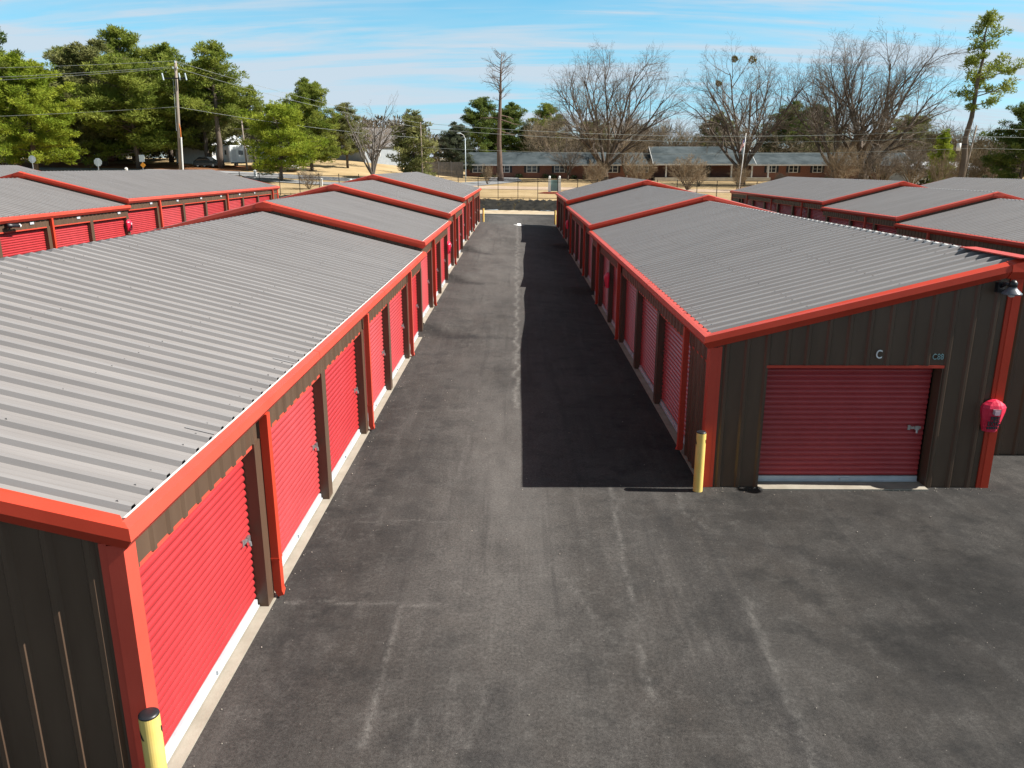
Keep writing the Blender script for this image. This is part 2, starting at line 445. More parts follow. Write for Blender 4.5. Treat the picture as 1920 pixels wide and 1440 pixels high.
def asphalt_mat():
    m = bpy.data.materials.new('asphalt'); m.use_nodes = True
    t = m.node_tree; b = t.nodes['Principled BSDF']
    L = t.links.new
    def N(ty, **k):
        n = t.nodes.new(ty)
        for a, v in k.items(): setattr(n, a, v)
        return n
    co = N('ShaderNodeTexCoord')
    def noise_(scale, detail, st=(1, 1, 1), rough=0.6):
        mp = N('ShaderNodeMapping'); mp.inputs['Scale'].default_value = st
        L(co.outputs['Object'], mp.inputs[0])
        n = N('ShaderNodeTexNoise'); n.inputs['Scale'].default_value = scale; n.inputs['Detail'].default_value = detail
        n.inputs['Roughness'].default_value = rough
        L(mp.outputs[0], n.inputs['Vector'])
        return n.outputs['Fac']
    def ramp(v, lo, hi, a, c):
        r = N('ShaderNodeMapRange'); r.inputs[1].default_value = lo; r.inputs[2].default_value = hi
        r.inputs[3].default_value = a; r.inputs[4].default_value = c
        L(v, r.inputs[0]); return r.outputs[0]
    def M(op, a, c):
        n = N('ShaderNodeMath', operation=op)
        for i, v in enumerate((a, c)):
            if isinstance(v, (int, float)): n.inputs[i].default_value = v
            else: L(v, n.inputs[i])
        return n.outputs[0]
    def mix(f, a, c, bt='MIX'):
        n = N('ShaderNodeMix', data_type='RGBA', blend_type=bt)
        if isinstance(f, (int, float)): n.inputs[0].default_value = f
        else: L(f, n.inputs[0])
        for i, v in ((6, a), (7, c)):
            if isinstance(v, tuple): n.inputs[i].default_value = v
            else: L(v, n.inputs[i])
        return n.outputs[2]
    big = noise_(0.42, 5)
    col = mix(ramp(big, 0.36, 0.64, 0, 1), (0.029, 0.0265, 0.0245, 1), (0.054, 0.050, 0.046, 1))
    warm = noise_(0.9, 4, (1, 0.5, 1))
    col = mix(ramp(warm, 0.45, 0.7, 0, 0.6), col, (0.043, 0.037, 0.032, 1))
    streak = noise_(2.2, 6, (1.6, 0.12, 1), 0.7)
    col = mix(ramp(streak, 0.52, 0.75, 0, 0.55), col, (0.084, 0.078, 0.072, 1))
    blot = noise_(3.3, 8, (1, 1, 1), 0.75)
    col = mix(ramp(blot, 0.50, 0.74, 0, 0.7), col, (0.092, 0.087, 0.081, 1))
    col = mix(ramp(noise_(1.5, 6, (1, 1, 1), 0.7), 0.50, 0.68, 0, 0.8), col, (0.017, 0.0165, 0.016, 1))
    # dustier, paler wear where vehicles run, cleaner dark binder along the slabs
    wv = N('ShaderNodeAttribute', attribute_name='wear')
    wn_ = ramp(noise_(0.8, 5, (1, 0.35, 1), 0.65), 0.35, 0.65, 0.35, 1.0)
    col = mix(M('MULTIPLY', M('MULTIPLY', wv.outputs['Fac'], wn_), 0.75), col, (0.135, 0.126, 0.117, 1))
    long_ = noise_(3.0, 4, (1.5, 0.05, 1), 0.6)
    col = mix(ramp(long_, 0.55, 0.72, 0, 0.5), col, (0.030, 0.028, 0.027, 1))
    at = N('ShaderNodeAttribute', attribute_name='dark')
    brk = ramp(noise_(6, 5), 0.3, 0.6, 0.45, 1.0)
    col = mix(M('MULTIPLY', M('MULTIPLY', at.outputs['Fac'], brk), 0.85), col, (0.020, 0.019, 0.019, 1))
    ap = N('ShaderNodeAttribute', attribute_name='pale')
    brk2 = ramp(noise_(9, 6, (1, 1, 1), 0.7), 0.36, 0.6, 0.05, 1.0)
    col = mix(M('MULTIPLY', M('MULTIPLY', ap.outputs['Fac'], brk2), 0.9), col, (0.21, 0.20, 0.185, 1))
    mid = ramp(noise_(26, 4, (1, 1, 1), 0.75), 0.30, 0.70, 0.62, 1.38)
    mc = N('ShaderNodeCombineColor'); [L(mid, mc.inputs[i]) for i in range(3)]
    col = mix(1.0, col, mc.outputs[0], 'MULTIPLY')
    side_ = N('ShaderNodeSeparateXYZ'); L(co.outputs['Object'], side_.inputs[0])
    apron = M('MULTIPLY', ramp(side_.outputs[0], 2.2, 5.0, 0, 1), ramp(side_.outputs[1], 13.5, 11.0, 0.5, 1))
    af = M('SUBTRACT', 1.0, M('MULTIPLY', apron, ramp(noise_(0.7, 6, (1, 1, 1), 0.7), 0.36, 0.62, 0.62, 0.12)))
    ac = N('ShaderNodeCombineColor'); [L(af, ac.inputs[i]) for i in range(3)]
    col = mix(1.0, col, ac.outputs[0], 'MULTIPLY')
    # aggregate grain and pale grit
    grain = noise_(95, 3, (1, 1, 1), 0.8)
    g = ramp(grain, 0.25, 0.75, 0.40, 1.60)
    gc = N('ShaderNodeCombineColor'); [L(g, gc.inputs[i]) for i in range(3)]
    col = mix(1.0, col, gc.outputs[0], 'MULTIPLY')
    vo = N('ShaderNodeTexVoronoi'); vo.inputs['Scale'].default_value = 7.0
    L(co.outputs['Object'], vo.inputs['Vector'])
    col = mix(ramp(vo.outputs['Distance'], 0.03, 0.06, 0.45, 0), col, (0.26, 0.24, 0.21, 1))
    L(col, b.inputs['Base Color'])
    L(ramp(blot, 0.3, 0.7, 0.78, 0.92), b.inputs['Roughness'])
    b.inputs['Specular IOR Level'].default_value = 0.25
    bp = N('ShaderNodeBump'); bp.inputs['Strength'].default_value = 0.35; bp.inputs['Distance'].default_value = 0.012
    L(grain, bp.inputs['Height']); L(bp.outputs[0], b.inputs['Normal'])
    return m
me.materials.append(asphalt_mat())

# ------------------------------------------------------------------ storage buildings
PITCH = 0.335
SL = 0.252                      # roof slope
EAVE = 2.71
FO = 0.165                      # how far the red trim stands out
TRIM = ((-0.03, 0.034), (FO - 0.012, 0.0), (FO, -0.105), (FO - 0.095, -0.215), (-0.01, -0.215))

def rib_profile(length, start=0.10, h=0.03, minor=False):
    """(t, height) points of a ribbed metal sheet"""
    pts = [(0, 0)]
    t = start
    while t + 0.12 < length:
        if minor and t > 0.2:
            for q in (t - 0.155, t - 0.075):
                pts += [(q - 0.012, 0), (q, 0.006), (q + 0.012, 0)]
        e = 0.024 if minor else 0.032
        pts += [(t, 0), (t + e, h), (t + 0.107 - e, h), (t + 0.107, 0)]
        t += PITCH
    pts.append((length, 0))
    return pts
def rib_wall(mb, o, d, n, length, zb, zt, h=0.028, openings=(), start=0.10):
    pts = rib_profile(length, start, h)
    cuts = [c for a, b_, _ in openings for c in (a, b_)]
    for c in cuts:
        for i in range(len(pts) - 1):
            (t0, h0), (t1, h1) = pts[i], pts[i + 1]
            if t0 + 1e-4 < c < t1 - 1e-4:
                pts.insert(i + 1, (c, h0 + (h1 - h0) * (c - t0) / (t1 - t0))); break
    P = lambda t, k, z: (o[0] + d[0] * t + n[0] * k, o[1] + d[1] * t + n[1] * k, z)
    for (t0, h0), (t1, h1) in zip(pts, pts[1:]):
        if t1 - t0 < 1e-6: continue
        tm = (t0 + t1) / 2
        lo = lambda t: zb
        for a, b_, zo in openings:
            if a < tm < b_: lo = lambda t, zo=zo: zo
        mb.quad(P(t0, h0, lo(t0)), P(t1, h1, lo(t1)), P(t1, h1, zt(t1)), P(t0, h0, zt(t0)))

# --- shared parts, drawn once: they face +X, run along +Y, base at z = 0
OPW, OPH, REC = 3.10, 2.17, 0.16
def door_meshes(w):
    mb = MB()
    prof_ = []
    z = 0.13
    while z < OPH + 0.02:
        for q in (0.0, 0.06, 0.2, 0.38, 0.56, 0.74, 0.90, 0.96):
            prof_.append((-0.016 + 0.034 * math.sin(math.pi * q) ** 0.75, z + 0.0935 * q))
        z += 0.0935
    rings = [[(x, y, zc) for x, zc in prof_] for y in (0.0, w)]
    mb.loft(rings, closed=False, caps=False)
    bar = MB().box(-0.012, 0.028, 0.0, w, 0.03, 0.125)
    bar.box(0.028, 0.05, 0.0, w, 0.03, 0.048)
    bar.box(0.028, 0.055, w * 0.52, w * 0.52 + 0.16, 0.055, 0.095)
    lat = MB().box(0.012, 0.036, w - 0.24, w - 0.06, 1.01, 1.055)
    lat.box(0.036, 0.055, w - 0.17, w - 0.10, 0.995, 1.07)
    lat.tube([(0.055, w - 0.14, 1.0), (0.062, w - 0.14, 0.945)], 0.020, 8)
    lat.box(0.01, 0.026, w - 0.285, w - 0.24, 0.99, 1.075)
    return mb.mesh('door', 'door_red', smooth=True), bar.mesh('bottom_bar', 'white_metal'), lat.mesh('latch', 'steel')
DOORS = {}
def add_door(parent, loc, w, rz):
    k = round(w, 2)
    if k not in DOORS: DOORS[k] = door_meshes(k)
    d, bmesh_, l = DOORS[k]
    o = put('door', d, parent, loc, rz)
    sub('bottom_bar', bmesh_, o); sub('latch', l, o)
    return o
POST_ME = MB().box(-REC - 0.02, 0.0, 0.0, 0.25, 0.0, OPH + 0.02).mesh('door_post', 'brown_metal')
ds = MB()
ds.box(0.012, 0.112, 0.0, 0.12, 0.12, EAVE - 0.20)
ds.loft([[(0.012, 0, 0.12), (0.112, 0, 0.12), (0.112, 0.12, 0.12), (0.012, 0.12, 0.12)], [(0.060, 0, 0.030), (0.135, 0, 0.055), (0.125, 0.12, 0.085), (0.030, 0.12, 0.075)]])
ds.box(0.006, 0.118, -0.005, 0.125, 0.55, 0.58)
DS_ME = ds.mesh('downspout', 'red_trim')
bo = MB()

def building(loc, label, xf, s, hw, secs, posts, spouts, panels=(), front=None, back_from=None, firsty=None, ends=(True, True), notch=None, plates=()):
    """xf: plane of the door posts, s: which way the doors face (+1 = +X); secs: (y0, y1, z0); posts: y of each door post"""
    T = thing('storage_building', loc, label, 'storage building', 'red and brown storage buildings')
    U = lambda u, y, z: (xf + s * u, y, z)
    rid = -hw
    def zsec(y):
        for a, b_, z in secs:
            if a - 0.01 <= y <= b_ + 0.01: return z
        return secs[-1][2]
    zroof = lambda u, z0: z0 + EAVE - 0.005 + (SL * -u if u > rid else SL * hw + SL * (u - rid) * 1.0)
    for i, (y0, y1, z0) in enumerate(secs):
        first, last = i == 0, i == len(secs) - 1
        ya, yb = y0 + 0.0, y1
        # roof sheets
        rf = MB()
        pr_ = rib_profile(yb - ya, 0.16, 0.050, True)
        for (t0, h0), (t1, h1) in zip(pr_, pr_[1:]):
            rf.quad(U(0.02, ya + t0, zroof(0.02, z0) + h0), U(0.02, ya + t1, zroof(0.02, z0) + h1), U(rid, ya + t1, zroof(rid + 1e-6, z0) + h1), U(rid, ya + t0, zroof(rid + 1e-6, z0) + h0))
        yc = ya
        if notch and first: yc = notch
        pr2 = rib_profile(yb - yc, 0.16, 0.050, True)
        e2 = -2 * hw + 0.02
        for (t0, h0), (t1, h1) in zip(pr2, pr2[1:]):
            zz0 = zroof(rid + 1e-6, z0); zz1 = z0 + EAVE
            rf.quad(U(rid, yc + t0, zz0 + h0), U(rid, yc + t1, zz0 + h1), U(-2 * hw - 0.02, yc + t1, zz1 + h1), U(-2 * hw - 0.02, yc + t0, zz1 + h0))
        if abs(xf) < 5:
            yy = ya + 0.16 + 0.107 + PITCH * 5; k = 0
            while yy < yb - 0.5:
                zr_ = z0 + EAVE + 0.040
                rf.loft([[U(0.04, yy, zr_), U(0.04, yy + 0.05, zr_), U(0.04, yy + 0.05, zr_ + 0.010), U(0.04, yy, zr_ + 0.010)], [U(-0.26, yy, zr_ + 0.30 * SL), U(-0.26, yy + 0.05, zr_ + 0.30 * SL), U(-0.26, yy + 0.05, zr_ + 0.010 + 0.30 * SL), U(-0.26, yy, zr_ + 0.010 + 0.30 * SL)]])
                yy += PITCH * (9 + (k * 5) % 3); k += 1
            rs = random.Random(int(y0 + 3))
            for row in (-0.12, -1.6, -3.1, -4.5):
                t = 0.16 + 0.053
                while t < yb - ya - 0.1:
                    if rs.random() < 0.7:
                        c_ = U(row + rs.uniform(-.02, .02), ya + t, 0); zz = zroof(row, z0) + 0.050
                        rf.box(c_[0] - 0.008, c_[0] + 0.008, c_[1] - 0.008, c_[1] + 0.008, zz - 0.004, zz + 0.009)
                    t += PITCH
        if s < 0:      # pale foam closure showing between the ribs along the ridge
            MB().box(xf - s * hw - 0.03, xf - s * hw + 0.03, yc + 0.05, yb - 0.05, z0 + EAVE + SL * hw - 0.05, z0 + EAVE + SL * hw + 0.026).build('closure_strip', 'closure_white', T)
        rf.build('roof', 'roof_metal', T)
        # white closure strip under the sheet ends and red gutter trim along the eave
        if s > 0:
            cs = MB(); cs.box(*sorted((xf + s * 0.022, xf + s * 0.055)), ya + 0.03, yb - 0.02, z0 + EAVE - 0.05, z0 + EAVE + 0.012)
            cs.build('closure_strip', 'closure_white', T)
        ev = MB()
        tr = [(0.06 if s > 0 else 0.0, 0.022), (0.085, 0.014)] + list(TRIM[1:])
        ey = yb - (0.0 if last else 0.02)
        r0 = [U(o, ya - max(o, 0), z0 + EAVE + dz) for o, dz in tr]
        r1 = [U(o, ey + (max(o, 0) if last else 0), z0 + EAVE + dz) for o, dz in tr]
        ev.loft([r0, r1])
        jy = ya + 5.9
        while jy < yb - 0.6 and abs(xf) < 5:
            grow_ = [(o + 0.003 if dz < 0.012 else o, dz + (0.003 if dz >= 0 else -0.003 if dz < -0.15 else 0)) for o, dz in tr]
            ev.loft([[U(o, jy, z0 + EAVE + dz) for o, dz in grow_], [U(o, jy + 0.075, z0 + EAVE + dz) for o, dz in grow_]])
            jy += 6.05
        ev.build('eave_trim', 'red_trim', T)
        ev2 = MB()
        r0 = [U(-2 * hw - o, ya - max(o, 0) if not (notch and first) else yc, z0 + EAVE + dz) for o, dz in TRIM]
        r1 = [U(-2 * hw - o, ey + (max(o, 0) if last else 0), z0 + EAVE + dz) for o, dz in TRIM]
        ev2.loft([r0, r1]); ev2.build('eave_trim', 'red_trim', T)
        # rake trim on the near end of every section and the far end of the last
        def rake(yw, sy, halves, cap=True):
            for side in halves:
                rk = MB()
                e0 = []; e1 = []
                for o, dz in TRIM:
                    oo = max(o, 0)
                    if side > 0:
                        e0.append(U(oo, yw - sy * o, z0 + EAVE + dz)); e1.append(U(rid, yw - sy * o, z0 + EAVE + SL * hw + dz))
                    else:
                        e0.append(U(-2 * hw - oo, yw - sy * o, z0 + EAVE + dz)); e1.append(U(rid, yw - sy * o, z0 + EAVE + SL * hw + dz))
                rk.loft([e0, e1]); rk.build('rake_trim', 'red_trim', T)
            if not cap: return
            cp = MB()
            rings = []
            for u in (0.26, 0.0, -0.26):
                if len(halves) == 1 and u < 0: u = -0.10
                zt = z0 + EAVE + SL * hw - SL * abs(u)
                zbm = z0 + EAVE + SL * hw - SL * 0.26
                rings.append([U(rid + u, yw - sy * -0.03, zt + 0.042), U(rid + u, yw - sy * (FO - 0.002), zt + 0.010),
                              U(rid + u, yw - sy * (FO + 0.010), zbm - 0.108), U(rid + u, yw - sy * (FO - 0.085), zbm - 0.226), U(rid + u, yw - sy * -0.01, zbm - 0.226)])
            cp.loft(rings); cp.build('peak_cap', 'red_trim', T)
        half = notch and first
        if not (first and not ends[0]):
            rake(ya, 1, (1,) if half else (1, -1))
        if half: rake(yc, 1, (-1,), False)
        if last and ends[1]: rake(yb, -1, (1, -1))
        # end walls
        zt_front = lambda t, z0=z0: z0 + EAVE - 0.10 + SL * (t if t < hw else 2 * hw - t)
        def endwall(yw, ny_, length, zb, ops=()):
            w_ = MB()
            rib_wall(w_, (xf, yw), (-s, 0), (0, ny_), length, zb, zt_front, 0.034, ops, 0.22)
            return w_.build('end_wall', 'brown_metal', T)
        if first:
            ops = [(front[0], front[1], z0 + OPH + 0.02)] if front else ()
            endwall(ya, -1, hw if half else 2 * hw, z0 - 0.02, ops)
            if half:
                w_ = MB(); rib_wall(w_, (xf - s * hw, yc), (-s, 0), (0, -1), hw, z0 - 0.25, lambda t: z0 + EAVE - 0.10 + SL * (hw - t)); w_.build('end_wall', 'brown_metal', T)
                w_ = MB(); rib_wall(w_, (xf - s * hw, ya), (0, 1), (-s, 0), yc - ya, z0 - 0.2, lambda t: z0 + EAVE + SL * hw - 0.03); w_.build('side_wall', 'brown_metal', T)
                hf = MB()      # red flashing along the open high side
                hx = sorted((xf - s * (hw - 0.16), xf - s * (hw + 0.13)))
                zr = z0 + EAVE + SL * hw
                hf.box(hx[0], hx[1], ya - FO, yc, zr + 0.035, zr + 0.055)
                hf.box(*sorted((xf - s * (hw + 0.10), xf - s * (hw + 0.13))), ya - FO, yc, zr - 0.20, zr + 0.035)
                hf.build('ridge_flashing', 'red_trim', T)
        else:
            w_ = MB(); zlow = secs[i - 1][2] + EAVE - 0.3
            rib_wall(w_, (xf, ya + 0.02), (-s, 0), (0, -1), 2 * hw, zlow, zt_front); w_.build('step_wall', 'brown_metal', T)
        if last:
            endwall(yb, 1, 2 * hw, z0 - 0.1)
        # back wall
        w_ = MB(); rib_wall(w_, (xf - s * 2 * hw, yc), (0, 1), (-s, 0), yb - yc, z0 - 0.6, lambda t: z0 + EAVE - 0.1); w_.build('back_wall', 'brown_metal', T)
        # slab
        xe_ = xf - s * (hw - 0.02 if half else 2 * hw)
        sl_ = MB().box(*sorted((xf + s * 0.03, xe_)), ya + 0.03, yb - (0.0 if not last else 0.02), z0 - 0.45, z0 + 0.012)
        if half: sl_.box(*sorted((xe_, xf - s * 2 * hw)), yc + 0.03, yb, z0 - 0.45, z0 + 0.010)
        sl_.build('slab', 'concrete', T)
        # header panel over the doors
        hd = MB(); rib_wall(hd, (xf - s * 0.030, ya + 0.06), (0, 1), (s, 0), yb - ya - 0.08, z0 + OPH + 0.01, lambda t: z0 + EAVE - 0.19, 0.026)
        hd.build('header_panel', 'brown_metal', T)
        ht = MB().box(*sorted((xf - s * REC * 0.7, xf - s * (0.028 if abs(xf) < 5 else 0.002))), ya + 0.05, yb - 0.03, z0 + OPH - 0.022, z0 + OPH + 0.018)
        ht.build('header_trim', 'red_trim', T)
    # posts, spouts, doors
    y_prev = firsty
    for k, yk in enumerate(posts):
        z0 = zsec(yk)
        if y_prev is not None:
            w = yk - y_prev - 0.02
            zd = zsec((y_prev + yk) / 2)
            if w > 1.0:
                if s > 0: add_door(T, (xf - REC, y_prev, zd), w, 0.0)
                else: add_door(T, (xf + REC, yk - 0.005, zd), w, math.pi)
        put('door_post', POST_ME, T, (xf, yk if s > 0 else yk + 0.25, z0 + 0.0125), 0.0 if s > 0 else math.pi)
        y_prev = yk + 0.25
    for yk in spouts:
        z0 = zsec(yk)
        put('downspout', DS_ME, T, (xf, yk if s > 0 else yk + 0.10, z0), 0.0 if s > 0 else math.pi)
    for ya, yb in panels:
        z0 = zsec((ya + yb) / 2)
        w_ = MB(); rib_wall(w_, (xf - s * 0.03, ya), (0, 1), (s, 0), yb - ya, z0 - 0.03, lambda t: z0 + OPH + 0.03); w_.build('wall_panel', 'brown_metal', T)
    # corner posts
    for yw, sy, ok, z0 in ((secs[0][0], 1, ends[0], secs[0][2]), (secs[-1][1], -1, ends[1], secs[-1][2])):
        if not ok: continue
        c = MB()
        c.box(*sorted((xf + s * 0.025, xf - s * 0.115)), *sorted((yw - sy * 0.035, yw + sy * 0.16)), z0 - 0.03, z0 + EAVE - 0.205)
        c.box(*sorted((xf - s * 0.115, xf - s * 0.18)), *sorted((yw - sy * 0.026, yw + sy * 0.10)), z0 - 0.03, z0 + EAVE - 0.19)
        c.build('corner_post', 'red_trim', T)
        if notch and sy > 0:
            c = MB()
            hx = xf - s * hw
            c.box(*sorted((hx + s * 0.10, hx - s * 0.035)), yw - 0.036, yw + 0.14, z0 - 0.03, z0 + EAVE + SL * (hw - 0.10) - 0.24)
            c.box(*sorted((hx + s * 0.10, hx + s * 0.17)), yw - 0.026, yw + 0.10, z0 - 0.03, z0 + EAVE + SL * (hw - 0.17) - 0.24)
            c.build('corner_post', 'red_trim', T)
    for y, z in plates:
        put('number_plate', PLATE_ME, T, (xf + s * 0.004, y, z), 0.0 if s > 0 else math.pi)
    return T
PLATE_ME = MB().box(-0.01, 0.006, 0.0, 0.26, 0.0, 0.085).mesh('number_plate', 'white_metal')

HW = 5.03
def seq(a, n): return [a + 3.35 * k for k in range(n)]
left_posts = seq(8.88, 18)                       # 8.88 .. 65.8
BL = building((-8.2, 5.7, 0), 'long storage building with the nearest sunlit red doors, left of the empty drive', -3.163, 1, HW,
              [(5.70, 26.0, 0.0), (26.0, 36.1, 0.33), (36.1, 46.0, 0.66), (46.0, 66.4, 0.97)], left_posts,
              [left_posts[k] + 0.21 for k in (0, 2, 4, 6, 9, 12, 14)], firsty=5.88)
rp = seq(17.79, 15)
rp = [y for y in rp if y < 65.2]
BR = building((8.19, 12.86, 0), 'storage building right of the drive whose dark end wall carries the letter C', 3.239, -1, 4.95,
              [(12.857, 34.8, 0.0), (34.8, 51.5, 0.25), (51.5, 66.4, 0.60)], rp,
              [14.50, rp[2] + 0.21, rp[4] + 0.21, rp[6] + 0.21, rp[9] + 0.21, rp[11] + 0.21, 64.9], panels=[(12.9, 14.55), (64.95, 66.3)],
              front=(0.965, 3.885), firsty=14.63, notch=14.49)
add_door(BR, (4.225, 12.857 + 0.22, 0.0), 2.86, -math.pi / 2)
fr = MB()
fr.box(4.188, 4.204, 12.83, 13.10, 0.012, OPH + 0.02); fr.box(7.124, 7.14, 12.83, 13.10, 0.012, OPH + 0.02)
fr.box(4.204, 7.124, 13.125, 13.14, 1.9, OPH + 0.02)
fr.build('door_jamb', 'brown_metal', BR)
MB().box(4.18, 7.15, 12.822, 12.95, OPH - 0.015, OPH + 0.03).build('header_trim', 'red_trim', BR)
MB().box(4.206, 7.122, 12.70, 13.2, 0.0, 0.022).build('door_sill', 'concrete', BR)

pa = [29.0, 32.3, 35.65, 39.0, 42.45, 45.8, 49.15, 52.55, 55.9, 59.2, 62.4]
BA = building((-24.1, 22, 0.87), 'sunlit storage building beyond the left roofs with camera and number plates over its doors', -19.1, 1, HW,
              [(20.0, 39.3, 0.87), (39.3, 64.2, 1.17)], [22.3, 25.65] + pa, [26.0, 32.52, 42.66, 52.76, 62.60], panels=[(62.7, 64.1)], firsty=20.2,
              plates=[(28.3, 3.22), (31.2, 3.22), (34.6, 3.22), (38.2, 3.22), (41.7, 3.52), (45.0, 3.52), (48.4, 3.52), (51.7, 3.52), (55.2, 3.52), (58.4, 3.52)])
pd = [23.0, 26.4, 29.7, 33.1, 36.4, 41.6, 44.9, 48.2, 51.9, 55.3, 58.6, 62.0, 65.4, 68.7, 72.1]
BD = building((25.0, 22, -0.1), 'stepped storage building with shaded red doors behind the roof ridge at right', 19.95, -1, HW,
              [(20.0, 42.3, -0.20), (42.3, 52.8, 0.14), (52.8, 75.6, 0.49)], pd, [29.9, 38.76, 46.0, 56.52, 63.42, 70.2], panels=[(73.0, 75.5)], firsty=20.3)
BE = building((-40.0, 46, 1.5), 'grey roofed storage building farthest left, only its roof slope showing', -34.9, 1, HW, [(44.0, 64.8, 1.50)], seq(47.4, 5), [50.9], panels=[(61.1, 64.7)], firsty=44.2)
BF = building((41.0, 53, 0.4), 'storage building farthest right with a pale ridge line under the pines', 35.9, -1, HW, [(40.0, 54.0, 0.05), (54.0, 76.8, 0.42)], seq(43.4, 9), [47.0, 57.3], panels=[(70.5, 76.7)], firsty=40.3)
# ------------------------------------------------------------------ field, bank, road
mat('field_grass', (0.33, 0.235, 0.12), (0.46, 0.345, 0.195), 0.16, 0.95, 0.1, detail=9, bump=0.4, bscale=6, lo=0.36, hi=0.64)
mat('lawn_earth', (0.26, 0.15, 0.08), (0.40, 0.29, 0.17), 0.12, 0.95, 0.1, detail=8, lo=0.4, hi=0.6)
mat('gravel', (0.34, 0.265, 0.17), (0.50, 0.42, 0.31), 1.1, 0.95, 0.1, detail=10, bump=0.5, bscale=12)
mat('mulch', (0.008, 0.008, 0.0075), (0.034, 0.032, 0.026), 1.6, 0.95, 0.15, detail=10, bump=1.0, bscale=5)
mat('road_pale', (0.22, 0.225, 0.23), (0.29, 0.29, 0.29), 0.3, 0.9, 0.2)
mat('drive_tan', (0.42, 0.31, 0.22), (0.52, 0.41, 0.31), 0.3, 0.95, 0.1, detail=8)
mat('kerb_concrete', (0.40, 0.37, 0.32), (0.50, 0.47, 0.41), 1.5, 0.9, 0.2)
mat('red_mulch', (0.13, 0.030, 0.018), (0.21, 0.055, 0.032), 4, 0.95, 0.1)
mat('pine_straw', (0.22, 0.09, 0.04), (0.34, 0.17, 0.085), 0.5, 0.95, 0.1, detail=8)

def terrain(name, m, xs, ys, lift=0.0, jit=0.0, zf=field_z, seed=1, label=''):
    X_, Y_ = np.meshgrid(np.array(xs), np.array(ys))
    Z_ = zf(X_, Y_) + lift
    if jit:
        Z_ = Z_ + np.random.RandomState(seed).uniform(-jit, jit, Z_.shape)
    mb = MB(); n = len(xs)
    mb.v = [tuple(p) for p in np.stack([X_, Y_, Z_], -1).reshape(-1, 3)]
    mb.f = [(j * n + i, j * n + i + 1, (j + 1) * n + i + 1, (j + 1) * n + i) for j in range(len(ys) - 1) for i in range(n - 1)]
    return structure(mb.build(name, m, smooth=True), label)
wide = list(np.linspace(-420, -100, 17)) + list(np.linspace(-95, 95, 96)) + list(np.linspace(100, 420, 17))
bank_xs = list(np.arange(-62, 70.1, 0.35))
terrain('field', 'field_grass', wide, list(np.arange(86.6, 150, 1.6)) + list(np.linspace(150, 900, 26)), label='dry tan dormant grass field beyond the fence')
terrain('gravel_strip', 'gravel', np.linspace(-62, 70, 90), [75.85, 77.5, 79.5, 81.5, 83.2], 0.0, 0.03, seed=3, label='pale gravel strip along the far edge of the asphalt')
terrain('mulch_bank', 'mulch', bank_xs, [82.9, 83.5, 84.1, 84.8, 85.5, 86.2, 86.9, 87.4], 0.03, 0.11, seed=5, label='dark mulched bank below the iron fence')
kb = MB()
kxs = np.linspace(-62, 70, 45)
for a, b in zip(kxs, kxs[1:]):
    za, zb = 0.95 - 0.016 * a, 0.95 - 0.016 * b
    kb.loft([[(a, 75.7, za + 0.12), (a, 76.0, za + 0.12), (a, 76.0, za - 0.2), (a, 75.7, za - 0.2)], [(b, 75.7, zb + 0.12), (b, 76.0, zb + 0.12), (b, 76.0, zb - 0.2), (b, 75.7, zb - 0.2)]], caps=False)
structure(kb.build('kerb', 'kerb_concrete'), 'pale concrete kerb at the end of the asphalt')
def strip(name, m, pts, w, lift, label):
    mb = MB(); prev = None
    P_ = []
    for (ax, ay), (bx, by) in zip(pts, pts[1:]):
        n = max(2, int(math.hypot(bx - ax, by - ay) / 3))
        P_ += [(ax + (bx - ax) * k / n, ay + (by - ay) * k / n) for k in range(n)]
    P_.append(pts[-1])
    for k, (x, y) in enumerate(P_):
        x0, y0 = P_[max(0, k - 1)]; x1, y1 = P_[min(len(P_) - 1, k + 1)]
        dx, dy = x1 - x0, y1 - y0; q = math.hypot(dx, dy)
        nx_, ny_ = -dy / q, dx / q
        row = []
        for j in range(5):
            o = (j / 4 - 0.5) * w
            row.append(mb.vert(x + nx_ * o, y + ny_ * o, fz(x + nx_ * o, y + ny_ * o) + lift))
        if prev:
            for j in range(4): mb.f.append((prev[j], prev[j + 1], row[j + 1], row[j]))
        prev = row
    return structure(mb.build(name, m, smooth=True), label)
strip('road', 'road_pale', [(-110, 128), (-60, 121), (-42, 116), (-30, 112), (-18, 113), (-8, 118), (-2, 135), (-4, 175)], 5.5, 0.06, 'pale grey residential road under the left pines')
strip('driveway', 'road_pale', [(-37, 114), (-33, 106), (-26, 104), (-20, 106)], 4.0, 0.09, 'pale concrete driveway apron beside the road')
strip('path', 'drive_tan', [(-10, 112), (6, 113), (30, 115), (70, 118)], 8.0, 0.05, 'pinkish tan track crossing the field before the brick house')
strip('straw_bed', 'pine_straw', [(-95, 134), (-70, 131), (-50, 126), (-40, 124)], 10.0, 0.07, 'rust coloured pine straw under the left pines')

